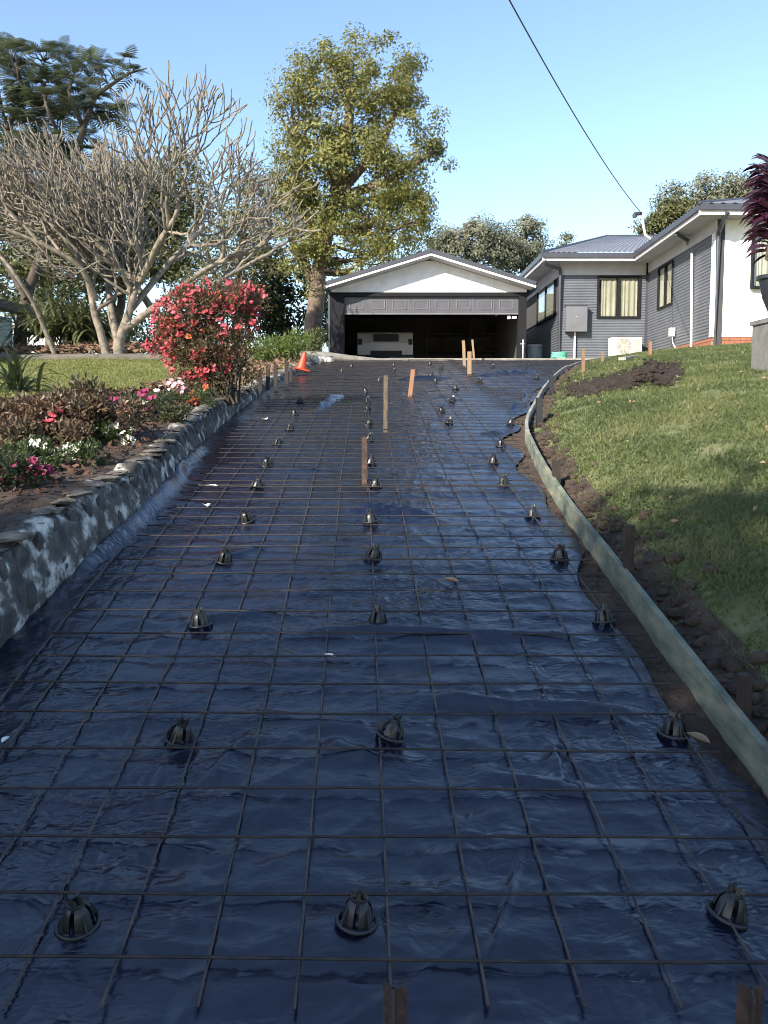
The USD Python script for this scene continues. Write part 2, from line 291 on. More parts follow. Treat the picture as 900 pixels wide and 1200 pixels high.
# bare soil under the drive
yd = ygrid(-3, 18.2, .012, .03); u = np.linspace(0, 1, 70)
P = np.array([[(L(y) - .05) + (R(y) + .12 - L(y) + .05) * u, np.full(70, y), np.full(70, D(y))] for y in yd]).transpose(0, 2, 1)
P[..., 2] += .03 * (meshkit.fbm(P * [9, 9, 0], 4, 2) - .6)
P[:, -1, 2] -= .03
single('drive_soil', grid_mesh(P), soil, kind='structure', smooth=True)
# concrete apron in front of the garage: its near edge shows as a pale line on the crest
m = MB()
for y0, y1 in ((17.45, 20.5), (20.51, 22.9)):
    za, zb = float(D(max(y0, 18.15))) + .02, float(D(y1)) + .02
    m.hexa([(-1.3, y0, za - .3), (7.0, y0, za - .3), (7.0, y1, zb - .3), (-1.3, y1, zb - .3)], [(-1.3, y0, za), (7.0, y0, za), (7.0, y1, zb), (-1.3, y1, zb)])
single('concrete_apron', m, concrete, kind='structure')
# lawn on the right, garden bed and lawn on the left, dirt along the formwork
def right_sheet(y0, y1, w, off, fn=None):
    yy = ygrid(y0, y1, .025, .05); P = []
    for y in yy:
        x = R(y) + .03 + w; P.append(np.stack([x, np.full(len(w), y), HR(x, np.full(len(w), y)) + off], -1))
    return np.array(P)
wl = np.concatenate([[0, .04, .08, .13, .19, .26, .35, .46, .6], np.linspace(.8, 14, 45)])
P = right_sheet(-3, 17.7, wl, 0); P[..., 2] += .02 * (meshkit.fbm(P * [7, 7, 0], 4, 5) - .5)
single('right_lawn', grid_mesh(P), grass_ground, kind='structure', smooth=True)
P = right_sheet(-1, 17.0, np.linspace(0, .20, 9), .006)
k = meshkit.fbm(P * [5, 5, 0], 4, 8); P[..., 2] += .045 * (k - .62) + .008
single('formwork_dirt', grid_mesh(P), soil, kind='structure', smooth=True)
wb = -np.concatenate([[0, .1, .25, .45], np.linspace(.7, 18, 70)])
def left_sheet(y0, y1, w, off, wob=0, wf=None):
    yy = ygrid(y0, y1, .025, .05); P = []
    for y in yy:
        ww = w if wf is None else w * wf(y)
        x = L(y) - .12 + ww; P.append(np.stack([x, np.full(len(w), y), HL(x, np.full(len(w), y)) + off], -1))
    return np.array(P)
P = left_sheet(-3, 17.4, wb, 0); P[..., 2] += .02 * (meshkit.fbm(P * [7, 7, 0], 4, 6) - .5)
single('left_lawn', grid_mesh(P), mat('sunny_lawn', [(.10, .12, .03), (.17, .18, .05), (.22, .20, .07)], .95, 2.5, bump=.8, bscale=80, dist=.02), kind='structure', smooth=True)
def bed_w(y): return np.interp(y, [-3, 3, 5, 7, 8.5, 9.6, 10.4], [4.5, 4.2, 4.0, 3.2, 1.9, 1.2, .3])
P = left_sheet(-2, 10.4, -np.linspace(0, 1, 60), .03, wf=bed_w); P[..., 2] += .09 * (meshkit.fbm(P * [6, 6, 0], 4, 7) - .5); P[:, -1, 2] -= .06; P[:, 0, 2] -= .02
single('garden_bed', grid_mesh(P), soil, kind='structure', smooth=True)

# ------------------------------------------------------------------ garage
def g_at(px, py, d): return at(px, py, d)
GY = 23.0; GF = 22.5                                     # wall plane and gable overhang plane
gl, gr = at(388, 400, GY)[0], at(616.5, 400, GY)[0]; gz = float(D(23)) - .02
eave_l, eave_r, apex = at(382, 337.5, GF), at(628, 333.5, GF), at(505, 297.5, GF)
ez = (eave_l[2] + eave_r[2]) / 2; eave_l[2] = eave_r[2] = ez; GB = 29.5
T = thing('garage', 'charcoal double garage with white gable and its panel door rolled partly up', 'garage', ((gl + gr) / 2, GY, gz))
def wallz(x):                                            # underside of the roof
    return ez - .06 + (apex[2] - ez) * (1 - abs(x - apex[0]) / ((eave_r[0] - eave_l[0]) / 2))
beam_z = at(450, 342.5, GY)[2]; door_l, door_r = at(403.5, 400, GY)[0], at(607.5, 400, GY)[0]
pan_t, pan_b = at(450, 347.5, GY)[2], at(450, 366.5, GY)[2]
m = MB(); b0 = [(gl, GY, beam_z), (gr, GY, beam_z)]
n = 24; xs = np.linspace(gl, gr, n)
for a, b in zip(xs[:-1], xs[1:]):
    m.hexa([(a, GY, beam_z), (b, GY, beam_z), (b, GY + .1, beam_z), (a, GY + .1, beam_z)], [(a, GY, wallz(a)), (b, GY, wallz(b)), (b, GY + .1, wallz(b)), (a, GY + .1, wallz(a))])
part(T, 'gable_wall', m, white_paint)
m = MB().box((gl, GY - .03, pan_t), (gr, GY + .12, beam_z - .003)); part(T, 'door_lintel', m, charcoal)
part(T, 'pillar', MB().box((gl, GY - .025, gz), (door_l, GY + .3, pan_t - .003)), charcoal)
part(T, 'pillar', MB().box((door_r, GY - .025, gz), (gr, GY + .3, pan_t - .003)), charcoal)
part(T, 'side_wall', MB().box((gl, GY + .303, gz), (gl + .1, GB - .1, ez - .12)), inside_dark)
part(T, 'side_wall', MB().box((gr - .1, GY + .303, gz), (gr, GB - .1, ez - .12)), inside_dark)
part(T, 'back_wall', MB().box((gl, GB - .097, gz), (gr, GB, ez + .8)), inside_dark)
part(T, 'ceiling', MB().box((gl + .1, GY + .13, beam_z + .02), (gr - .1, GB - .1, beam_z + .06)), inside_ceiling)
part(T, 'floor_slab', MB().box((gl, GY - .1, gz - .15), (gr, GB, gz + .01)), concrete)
# ribbed roof sheets, barge boards, gutter
for s, e in ((-1, eave_l), (1, eave_r)):
    m = MB(); k = 60; P = np.zeros((2, k + 1, 3))
    yy = np.linspace(GF - .02, GB + .2, 121); rib = .022 * (np.arange(121) % 4 == 0)
    P = np.array([[(apex[0] + (e[0] + s * .05 - apex[0]) * t, y, apex[2] + .10 + (e[2] - apex[2] - .018) * t + r) for t in (0, .5, 1)] for y, r in zip(yy, rib)])
    part(T, 'roof_sheet', grid_mesh(P), roof_grey)
    for nm, dz, hh, w, mt_ in (('barge_cap', .075, .11, .06, gutter_grey), ('barge_trim', -.017, .055, .05, white_paint)):
        a = np.array([apex[0], GF - (.005 if nm == 'barge_cap' else .0), apex[2] + dz]); b = np.array([e[0], a[1], e[2] + dz])
        part(T, nm, MB().beam(a, b, w, hh), mt_)
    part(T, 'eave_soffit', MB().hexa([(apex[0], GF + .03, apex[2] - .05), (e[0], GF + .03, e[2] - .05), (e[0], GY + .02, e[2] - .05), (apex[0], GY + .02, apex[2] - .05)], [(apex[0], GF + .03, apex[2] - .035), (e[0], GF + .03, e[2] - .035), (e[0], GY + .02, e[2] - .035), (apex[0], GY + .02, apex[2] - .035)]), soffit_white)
    part(T, 'gutter', MB().box((e[0] - .06, GF + .05, e[2] - .06), (e[0] + .06, GB + .2, e[2] + .05)), gutter_grey)
# the rolled-up sectional door: the bottom section still in view, eight pressed panels
dr = part(T, 'door', MB().box((door_l + .003, GY + .06, pan_b), (door_r - .003, GY + .10, pan_t - .004)), door_grey)
pw = (door_r - door_l) / 8.15
for i in range(8):
    x0 = door_l + .15 + i * pw; x1 = x0 + pw * .66; z0, z1 = pan_b + .10, pan_t - .09
    fr = MB()
    for lo_, hi_ in (((x0, z0), (x1, z0 + .018)), ((x0, z1 - .018), (x1, z1)), ((x0, z0 + .019), (x0 + .018, z1 - .019)), ((x1 - .018, z0 + .019), (x1, z1 - .019))):
        fr.box((lo_[0], GY + .042, lo_[1]), (hi_[0], GY + .059, hi_[1]))
    part(dr, 'pressed_panel', fr, door_trim)
    if i: part(dr, 'panel_joint', MB().box((x0 - .16, GY + .05, pan_b + .01), (x0 - .147, GY + .059, pan_t - .01)), door_trim)
part(dr, 'bottom_rail', MB().box((door_l + .003, GY + .045, pan_b - .04), (door_r - .003, GY + .11, pan_b - .002)), door_trim)
part(T, 'downpipe', MB().tube([(gl - .05, GY + .15, ez - .1), (gl - .05, GY + .15, gz)], .045, 10), gutter_grey, smooth=60)
for x in (door_l + .25, door_r - .35):
    part(T, 'door_track', MB().beam((x, GY + .2, gz), (x, GY + .2, beam_z - .1), .06, .05), zinc)
part(T, 'door_opener', MB().box((apex[0] - .14, 25.6, beam_z - .20), (apex[0] + .14, 26.1, beam_z + .015)), pale_panel)
part(T, 'sensor_light', MB().box((door_r - .3, GY + .11, pan_b - .16), (door_r - .22, GY + .2, pan_b - .07)).box((door_r - .17, GY + .11, pan_b - .15), (door_r - .04, GY + .2, pan_b - .08)), pale_panel)
# shelves at the back
sh = thing('storage_shelf', 'metal shelf rack standing in the dark back right of the garage', 'shelf', (at(570, 420, 28)[0], 28.6, gz))
xa, xb = at(500, 400, 28.6)[0], at(600, 400, 28.6)[0]
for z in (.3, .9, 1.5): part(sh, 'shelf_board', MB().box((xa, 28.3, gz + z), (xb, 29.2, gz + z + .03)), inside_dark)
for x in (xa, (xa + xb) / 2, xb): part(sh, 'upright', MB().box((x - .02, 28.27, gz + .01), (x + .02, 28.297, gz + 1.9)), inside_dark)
rb = np.random.default_rng(3)
for i in range(7):
    x = xa + .15 + i * (xb - xa - .4) / 6.5; z = gz + (.331, .931, 1.531)[i % 3]; w, h = rb.uniform(.2, .32), rb.uniform(.2, .38)
    single('storage_box', MB().box((x, 28.4, z), (x + w, 28.8, z + h)).box((x - .01, 28.39, z + h), (x + w + .01, 28.81, z + h + .03)), (inside_dark, dark_timber, charcoal)[i % 3],
           ('small dark grey box left on the lower garage shelf', 'brown timber box left on the middle garage shelf', 'black box on the top garage shelf by the left upright', 'dark grey box in the middle of the lower garage shelf', 'brown box right of centre on the middle garage shelf', 'black box right of centre on the top garage shelf', 'dark grey box at the right end of the lower garage shelf')[i], 'box', 'boxes on the garage shelf')
# pale boxy vehicle in the garage
vy = 24.6; x0, x1 = at(419, 400, vy)[0], at(484, 400, vy)[0]; zt = at(450, 388.5, vy)[2]; zs = at(450, 402, vy)[2]
V = thing('parked_vehicle', 'dark grey boxy vehicle parked in the dark left half of the open garage', 'vehicle', ((x0 + x1) / 2, vy, gz))
prof = [(vy, gz + .42), (vy + .02, zs), (vy + .12, zt - .05), (vy + .22, zt), (vy + 3.6, zt), (vy + 3.7, gz + .42)]
body = trimesh.creation.extrude_polygon(__import__('shapely').Polygon(prof), x1 - x0, engine='earcut'); bv = np.array(body.vertices)
body = trimesh.Trimesh(np.stack([x0 + bv[:, 2], bv[:, 0], bv[:, 1]], -1), body.faces, process=False)
part(V, 'body', body, vehicle_white)
q = lambda px, py: at(px, py, vy - .01)
a, b = q(438, 391.5), q(467, 400); part(V, 'rear_window', MB().box((a[0], vy - .015, b[2]), (b[0], vy + .1, a[2])), vehicle_glass)
a, b = q(434, 411), q(471, 420); part(V, 'dark_grille', MB().box((a[0], vy - .02, b[2]), (b[0], vy + .01, a[2])), vehicle_glass)
part(V, 'bumper', MB().box((x0 - .02, vy - .08, gz + .38), (x1 + .02, vy + .04, gz + .52)), charcoal)
for x in (x0 + .08, x1 - .08):
    part(V, 'tail_lamp', MB().box((x - .06, vy - .018, zs - .05), (x + .06, vy + .02, zs + .12)), vehicle_glass)
    for y in (vy + .8, vy + 2.9):
        c = trimesh.creation.cylinder(.34, .22, sections=20); c.apply_transform(trimesh.transformations.rotation_matrix(PI / 2, [0, 1, 0])); c.apply_translation([x, y, gz + .35]); part(V, 'wheel', c, black_plastic)

# ------------------------------------------------------------------ house on the right
def corrugate(p0, p1, z0, z1, out, pitch=.076, amp=.009):
    """horizontal corrugated sheet from p0 to p1 (plan), out: outward unit vector (plan)"""
    n = int((z1 - z0) / pitch * 8); z = np.linspace(z0, z1, n + 1); w = amp * np.sin((z - z0) / pitch * 2 * PI)
    a = np.array([[*p0, 0]]) + np.stack([w * out[0], w * out[1], z], -1); b = np.array([[*p1, 0]]) + np.stack([w * out[0], w * out[1], z], -1)
    return grid_mesh(np.stack([a, b], 1))
FY = 23.0; WY = 17.8
fx0, fx1 = at(655, 400, FY)[0], at(757.5, 400, FY)[0]; wx0, wx1 = at(837, 330, WY)[0], 12.0
hz = at(700, 417, FY)[2]; band_b, sof = at(700, 323, FY)[2], at(700, 304, FY)[2] - .11
H = thing('house', 'grey corrugated house with white end wall, grey hip roof and red brick base', 'house', (fx0, FY, hz))
TOPZ = sof + .2
# solid cores behind the cladding
part(H, 'front_wall', MB().box((fx0 + .02, FY + .14, hz - .5), (fx1 + .05, FY + .22, sof)), inside_dark)
n_ = np.array([-(FY - WY), 0]); dB = np.array([wx0 - fx1, WY - FY]); dB /= np.linalg.norm(dB); outB = np.array([dB[1], -dB[0]]); outB = outB if outB[0] < 0 else -outB
pB0, pB1 = np.array([fx1, FY]), np.array([wx0, WY])
part(H, 'corner_post', MB().box((fx1 - .06, FY - .06, hz - .3), (fx1 + .06, FY + .04, band_b - .002)), gutter_grey)
part(H, 'corner_post', MB().box((fx1 - .06, FY - .06, band_b), (fx1 + .06, FY + .04, sof)), charcoal)
def winrect(px0, py0, px1, py1, d):
    a, b = at(px0, py0, d), at(px1, py1, d); return a[0], b[0], b[2], a[2]
w1 = winrect(700, 323.5, 749.5, 373, FY)
# front cladding leaves a hole for the window
for (a, b, z0, z1) in ((fx0, w1[0], hz - .3, band_b), (w1[1], fx1 - .06, hz - .3, band_b), (w1[0], w1[1], hz - .3, w1[2])):
    part(H, 'corrugated_cladding', corrugate((a, FY), (b, FY), z0, z1, (0, -1)), clad_grey, smooth=True)
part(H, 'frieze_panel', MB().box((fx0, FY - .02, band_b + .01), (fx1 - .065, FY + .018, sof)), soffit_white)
part(H, 'corner_trim', MB().box((fx0 - .03, FY - .03, hz - .3), (fx0 + .03, FY + .03, band_b)), gutter_grey)
def window(x0, x1, z0, z1, y, mull, label=None, curt=((.05, .47), (.53, .95)), both=True):
    fr = MB(); t = .055
    for lo_, hi_ in (((x0, z0), (x1, z0 + t)), ((x0, z1 - t), (x1, z1)), ((x0, z0 + t), (x0 + t, z1 - t)), ((x1 - t, z0 + t), (x1, z1 - t))):
        fr.box((lo_[0], y - .05, lo_[1]), (hi_[0], y + .03, hi_[1]))
    for f in mull:
        xm = x0 + (x1 - x0) * f; fr.box((xm - .03, y - .04, z0 + t + .001), (xm + .03, y + .02, z1 - t - .001))
    W = part(H, 'window', fr, charcoal, label=label)
    part(W, 'pane', MB().box((x0 + t, y - .012, z0 + t), (x1 - t, y - .006, z1 - t)), glass_dark)
    for a, b in curt:
        xa_, xb_ = x0 + (x1 - x0) * a, x0 + (x1 - x0) * b; k = 48; xs = np.linspace(xa_, xb_, k)
        off = .018 * np.sin(np.linspace(0, 2 * PI * 6.5 * (b - a) * 2, k) + 3 * np.sin(np.linspace(0, 5, k)))
        part(W, 'curtain', grid_mesh(np.array([[(x, y + .045 + o * (.5 + .5 * (z1 - z) / (z1 - z0)), z) for x, o in zip(xs, off)] for z in np.linspace(z0 + t, z1 - t, 5)])), curtain_cloth, smooth=True)
    return W
window(*w1[:2], *w1[2:], FY, (.5,), curt=((.10, .46), (.54, .94)))
# side wall B towards the camera and its cladding, window and brick base
def onB(px, py, off=0.0):
    """where the pixel's ray meets side wall B"""
    r = ray(px, py); nrm = np.array([outB[0], outB[1], 0]); p0_ = np.array([fx1, FY, 0]) + nrm * off; o = np.array([0, 0, EYE]); t = ((p0_ - o) @ nrm) / (r @ nrm); return o + r * t
Blen = np.linalg.norm(pB1 - pB0); dirB = (pB1 - pB0) / Blen
def sB(p): return (p[:2] - pB0) @ dirB
bt = onB(800, 297)[2]; bandB = onB(760, 320.5)[2]; brickz = at(850, 394.5, WY)[2]
wa, wb_ = onB(772.5, 314.5), onB(788.5, 354); sw0, sw1 = sB(wa), sB(wb_); zw1 = wa[2]; zw0 = onB(773, 363)[2]
def PBs(s, off=0.0): return tuple(pB0 + dirB * s + outB * off)
for s0, s1, z0, z1 in ((.06, sw0, hz - .3, bandB), (sw1, Blen, brickz - .02, bandB), (sw0, sw1, hz - .3, zw0), (sw0, sw1, zw1, bandB)):
    if z1 - z0 > .03: part(H, 'corrugated_cladding', corrugate(PBs(s0), PBs(s1), z0, z1, outB), clad_grey, smooth=True)
part(H, 'side_wall', MB().hexa([(*PBs(0, -.03), hz - .6), (*PBs(Blen, -.03), hz - .6), (*PBs(Blen, -.2), hz - .6), (*PBs(0, -.2), hz - .6)], [(*PBs(0, -.03), sof), (*PBs(Blen, -.03), sof), (*PBs(Blen, -.2), sof), (*PBs(0, -.2), sof)]), inside_dark)
part(H, 'frieze_panel', MB().hexa([(*PBs(.06, .02), bandB + .01), (*PBs(Blen, .02), bandB + .01), (*PBs(Blen, -.02), bandB + .01), (*PBs(.06, -.02), bandB + .01)], [(*PBs(.06, .02), sof), (*PBs(Blen, .02), sof), (*PBs(Blen, -.02), sof), (*PBs(.06, -.02), sof)]), soffit_white)
fr = MB(); cB = lambda s, o, z: (*PBs(s, o), z)
def boxB(m, s0, s1, z0, z1, o0, o1): return m.hexa([cB(s0, o0, z0), cB(s1, o0, z0), cB(s1, o1, z0), cB(s0, o1, z0)], [cB(s0, o0, z1), cB(s1, o0, z1), cB(s1, o1, z1), cB(s0, o1, z1)])
for s0, s1, z0, z1 in ((sw0, sw1, zw0, zw0 + .05), (sw0, sw1, zw1 - .05, zw1), (sw0, sw0 + .05, zw0 + .05, zw1 - .05), (sw1 - .05, sw1, zw0 + .05, zw1 - .05), ((sw0 + sw1) / 2 - .03, (sw0 + sw1) / 2 + .03, zw0 + .051, zw1 - .051)):
    boxB(fr, s0, s1, z0, z1, .04, -.02)
W = part(H, 'window', fr, charcoal, label='narrow side window with cream curtains and dark frame')
part(W, 'pane', boxB(MB(), sw0 + .05, sw1 - .05, zw0 + .05, zw1 - .05, .012, .006), glass_dark)
for a, b in ((.08, .40), (.60, .92)):
    ss = np.linspace(sw0 + (sw1 - sw0) * a, sw0 + (sw1 - sw0) * b, 30); part(W, 'curtain', grid_mesh(np.array([[cB(s, -.012 + .01 * math.sin(i * 1.3), z) for i, s in enumerate(ss)] for z in (zw0 + .05, zw1 - .05)])), curtain_cloth, smooth=True)
# white rendered end wall and brick base
part(H, 'end_wall', MB().box((wx0, WY, brickz), (wx1, WY + .2, sof)), white_render)
part(H, 'corner_board', MB().hexa([cB(Blen - .10, .012, brickz), cB(Blen + .0, .012, brickz), cB(Blen + .0, -.02, brickz), cB(Blen - .10, -.02, brickz)], [cB(Blen - .10, .012, sof), cB(Blen, .012, sof), cB(Blen, -.02, sof), cB(Blen - .10, -.02, sof)]), white_paint)
bk = MB()
for r_ in range(5):
    z = brickz - .004 - (r_ + 1) * .082
    for i in range(26):
        x = wx0 + .02 + i * .238 + (r_ % 2) * .119 - .1
        bk.box((max(x, wx0 + .01), WY + .01, z), (x + .228, WY + .11, z + .073))
    for i in range(16):
        s1 = Blen - .01 - i * .238 - (r_ % 2) * .119; boxB(bk, s1 - .228, min(s1, Blen - .01), z, z + .073, -.005, -.08)
part(H, 'brick_course', bk, brick_red, kind='stuff')
part(H, 'brick_mortar', MB().box((wx0 + .02, WY + .03, brickz - .6), (wx1, WY + .13, brickz - .002)), concrete)
w3 = winrect(880, 270, 934, 339, WY)
for bx in ():
    pass
W3 = window(w3[0], w3[1], w3[2], w3[3], WY - .075, (.5,), curt=((.12, .46), (.54, .94)))
# side wall A, at the left, going back
part(H, 'side_wall', MB().box((fx0 + .03, FY + .16, hz - .5), (fx0 + .15, 29.5, sof)), inside_dark)
part(H, 'corrugated_cladding', corrugate((fx0, 29.5), (fx0, FY + .03), hz - .3, at(640, 380, 24.3)[2] + .15, (-1, 0)), clad_grey, smooth=True)
zA = at(640, 380, 24.3)[2] + .15
part(H, 'frieze_panel', MB().box((fx0 - .02, FY + .04, sof - .35), (fx0 + .025, 29.5, sof)), soffit_white)
fr = MB()
for y0, y1 in ((23.6, 23.66), (24.9, 24.96), (26.2, 26.26)): fr.box((fx0 - .04, y0, zA + .02), (fx0 + .02, y1, sof - .36))
fr.box((fx0 - .045, 23.6, zA), (fx0 + .02, 26.26, zA + .06)); W = part(H, 'window', fr, charcoal, label='long window on the wall beside the garage')
part(W, 'pane', MB().box((fx0 - .01, 23.66, zA + .061), (fx0 - .004, 26.2, sof - .36)), glass_dark)
part(W, 'curtain', MB().box((fx0 + .002, 23.66, zA + .06), (fx0 + .01, 26.2, sof - .36)), curtain_cloth)
# eaves: soffits, fascias, gutters; roof planes
ov = .58; gx0 = fx0 - ov; gyF = FY - .55; gyW = WY - .55; g0 = sof + .03; g1 = sof + .17
lB = lambda y: wx0 - .56 + (y - gyW) * (fx1 - wx0) / (FY - WY)      # eave line along side wall B
xF = lB(gyF)
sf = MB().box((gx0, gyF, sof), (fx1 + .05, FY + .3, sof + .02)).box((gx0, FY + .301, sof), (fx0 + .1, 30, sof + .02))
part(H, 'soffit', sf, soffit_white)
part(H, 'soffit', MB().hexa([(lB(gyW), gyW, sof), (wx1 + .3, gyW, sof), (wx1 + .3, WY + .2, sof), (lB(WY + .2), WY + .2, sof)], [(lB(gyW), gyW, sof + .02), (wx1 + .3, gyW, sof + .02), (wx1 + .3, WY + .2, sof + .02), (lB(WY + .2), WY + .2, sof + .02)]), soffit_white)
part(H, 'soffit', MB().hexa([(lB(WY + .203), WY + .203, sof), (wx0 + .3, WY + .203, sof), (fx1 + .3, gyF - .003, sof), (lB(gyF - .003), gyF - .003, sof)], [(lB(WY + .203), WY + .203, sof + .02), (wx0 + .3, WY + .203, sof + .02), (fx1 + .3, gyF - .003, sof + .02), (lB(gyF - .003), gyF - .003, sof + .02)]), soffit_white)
def gutter(pts, nm='gutter'):
    for (nm_, dz0, dz1, o) in (('fascia', -.03, .055, .0), (nm, .058, .175, .06)):
        for a, b in zip(pts[:-1], pts[1:]):
            a, b = np.array(a), np.array(b); d = (b - a) / np.linalg.norm(b - a); out = np.array([d[1], -d[0]]); z0, z1 = sof + dz0, sof + dz1
            q0 = [a - out * .03, b - out * .03, b + out * (o + .012), a + out * (o + .012)]
            part(H, nm_, MB().hexa([(*p, z0) for p in q0], [(*p, z1) for p in q0]), white_paint if nm_ == 'fascia' else gutter_grey)
gutter([(gx0, 30), (gx0, gyF - .0)]); gutter([(gx0 - .04, gyF), (xF + .02, gyF)]); gutter([(xF, gyF - .05), (lB(gyW) + .0, gyW)]); gutter([(lB(gyW) - .03, gyW), (wx1 + .3, gyW)])
RZ = sof + .19
def ribbed(a, b, c, d, nm='roof_sheet', n=40):
    """roof plane from eave a-b up to ridge d-c, with ribs running up the slope"""
    a, b, c, d = map(lambda p: np.array(p, float), (a, b, c, d)); P = []
    nrm = np.cross(b - a, d - a); nrm /= np.linalg.norm(nrm); nrm = nrm if nrm[2] > 0 else -nrm
    for i in range(n * 4 + 1):
        t = i / (n * 4); e = a + (b - a) * t; r_ = d + (c - d) * t; P.append([e + nrm * (.025 if i % 4 == 0 else 0), r_ + nrm * (.025 if i % 4 == 0 else 0)])
    part(H, nm, grid_mesh(np.array(P)), roof_grey)
r0 = at(711, 277, 26.5); rx1 = 13.0; rz = r0[2]
ribbed((gx0 - .05, gyF - .05, RZ), (10.3, gyF - .05, RZ), (10.3, 26.5, rz), (r0[0], 26.5, rz))
ribbed((gx0 - .05, 30.5, RZ), (gx0 - .05, gyF - .05, RZ), (r0[0], 26.5, rz), (r0[0], 26.7, rz), n=30)
ax_, ay_ = 10.3, 20.7; az_ = at(912, 229, 20.7)[2]
ribbed((lB(gyW) - .05, gyW - .05, RZ), (13.2, gyW - .05, RZ), (ax_ + .05, ay_, az_), (ax_, ay_, az_), n=26)
ribbed((xF - .05, gyF + .1, RZ), (lB(gyW) - .05, gyW - .05, RZ), (ax_, ay_, az_), (ax_, 26.4, az_ - .02), n=26)
ribbed((13.2, gyW - .05, RZ), (13.2, 27, RZ), (ax_ + .05, 26.4, az_), (ax_ + .05, ay_, az_), n=20)
hp = MB().tube([(lB(gyW) - .05, gyW - .05, RZ + .02), (ax_, ay_, az_ + .02)], .035, 6).tube([(ax_, ay_, az_ + .02), (ax_, 26.4, az_)], .035, 6); part(H, 'ridge_cap', hp, gutter_grey)
part(H, 'ridge_cap', MB().tube([(gx0 - .05, gyF - .05, RZ + .02), (r0[0], 26.5, rz + .02), (10.3, 26.5, rz + .02)], .035, 6), gutter_grey)
# downpipes
def pipe(pts, r=.045, m_=None, nm='downpipe', parent=None):
    part(parent or H, nm, MB().tube(pts, r, 10), m_ or gutter_grey, smooth=60)
dz = sof - .12
pipe([(gx0 + .05, gyF + .02, sof), (gx0 + .06, gyF + .03, dz), (fx0 - .02, FY - .10, dz - .06), (fx0 - .01, FY - .09, dz - .22), (fx0 - .01, FY - .09, hz - .2)])
b1 = onB(803, 360, .07); xg, yg = lB(b1[1] - .5) + .04, b1[1] - .5
pipe([(xg, yg, sof + .1), (xg, yg, sof - .05), (b1[0], b1[1], sof - .09), (b1[0], b1[1], sof - .25), (b1[0], b1[1], hz - .1)])
b2 = onB(809, 360, .06); pipe([(b2[0], b2[1], onB(808, 298, .06)[2]), (b2[0] + .03, b2[1] - .05, hz - .1)], .03, white_paint, 'vent_pipe')
c0 = at(852, 252, gyW); pipe([(c0[0], gyW - .02, sof + .02), (c0[0] - .02, gyW + .05, sof - .06), (wx0 + .04, WY - .08, sof - .28), (wx0 + .03, WY - .07, sof - .45), (wx0 + .03, WY - .07, brickz - .35)], .05)
# meter box, conduit, outdoor unit, socket, hose
mx0, mx1, mz0, mz1 = winrect(663.5, 358.5, 687.5, 388.5, FY - .2)
MBx = thing('meter_box', 'grey meter box mounted on the corrugated front wall', 'meter box', ((mx0 + mx1) / 2, FY - .1, mz0))
part(MBx, 'cabinet', MB().box((mx0, FY - .24, mz0), (mx1, FY - .012, mz1)), mat('meter_box_grey', (.12, .125, .14), .5, 3)); part(MBx, 'lid_edge', MB().box((mx0 - .015, FY - .26, mz1), (mx1 + .015, FY - .012, mz1 + .025)), gutter_grey)
part(MBx, 'latch', MB().box(((mx0 + mx1) / 2 - .03, FY - .25, (mz0 + mz1) / 2 + .05), ((mx0 + mx1) / 2 + .03, FY - .241, (mz0 + mz1) / 2 + .07)), zinc)
part(MBx, 'conduit', MB().tube([((mx0 + mx1) / 2, FY - .06, mz0), ((mx0 + mx1) / 2, FY - .06, hz - .15)], .03, 8), white_paint, smooth=60)
ax0, ax1, az0, az1 = winrect(716.5, 395.5, 752, 417, FY - .5)
A = thing('air_conditioner', 'cream outdoor air conditioner unit with round fan standing under the window', 'air conditioner', ((ax0 + ax1) / 2, FY - .35, az0))
part(A, 'casing', MB().box((ax0, FY - .5, az0 - .1), (ax1, FY - .2, az1)), ac_white)
cx, cz = ax0 + (ax1 - ax0) * .41, (az0 + az1) / 2 + .02; fg = MB()
for r_ in np.linspace(.05, .21, 6): a = np.linspace(0, 2 * PI, 33); fg.tube(np.stack([cx + r_ * np.cos(a), np.full(33, FY - .515), cz + r_ * np.sin(a)], -1), .006, 4, False)
for k in range(8): fg.tube([(cx, FY - .515, cz), (cx + .21 * math.cos(k * PI / 4), FY - .515, cz + .21 * math.sin(k * PI / 4))], .005, 4)
part(A, 'fan_guard', fg, ac_white)
dk = trimesh.creation.cylinder(.21, .01, sections=32); dk.apply_transform(trimesh.transformations.rotation_matrix(PI / 2, [1, 0, 0])); dk.apply_translation([cx, FY - .506, cz]); part(A, 'fan_opening', dk, ac_fan)
part(A, 'side_grille', MB().box((ax1 - .22, FY - .506, az0 + .05), (ax1 - .04, FY - .499, az1 - .07)), mat('ac_grille', (.36, .345, .31), .6, 3))
for x in (ax0 + .08, ax1 - .14): part(A, 'foot', MB().box((x, FY - .48, az0 - .16), (x + .06, FY - .22, az0 - .1)), black_plastic)
s0 = onB(789, 390, .05); S_ = thing('power_socket', 'small white weatherproof socket box low on the side wall with its lead', 'socket', s0)
part(S_, 'socket_box', MB().box(s0 - [.10, .07, .09], s0 + [.02, .05, .12]), white_paint); part(S_, 'lead', MB().tube([s0 + [-.03, -.02, -.08], s0 + [-.02, -.03, -.25], s0 + [.05, -.06, -.4]], .014, 6), white_paint)
h0 = at(655, 417, 22.6); a = np.linspace(0, 8 * PI, 120)
single('garden_hose', MB().tube(np.stack([h0[0] + (.16 + .012 * np.sin(a * 3.1)) * np.cos(a) * 1.3, h0[1] + .18 * np.sin(a), h0[2] - .06 + a * .006], -1), .02, 6), green_hose, 'coiled green garden hose lying at the house corner by the downpipe', 'hose', smooth=True)
t0 = at(626, 421, 25.5); TN = thing('water_drum', 'pale blue drum in the dark gap between the garage and the house', 'drum', (t0[0], 25.5, gz))
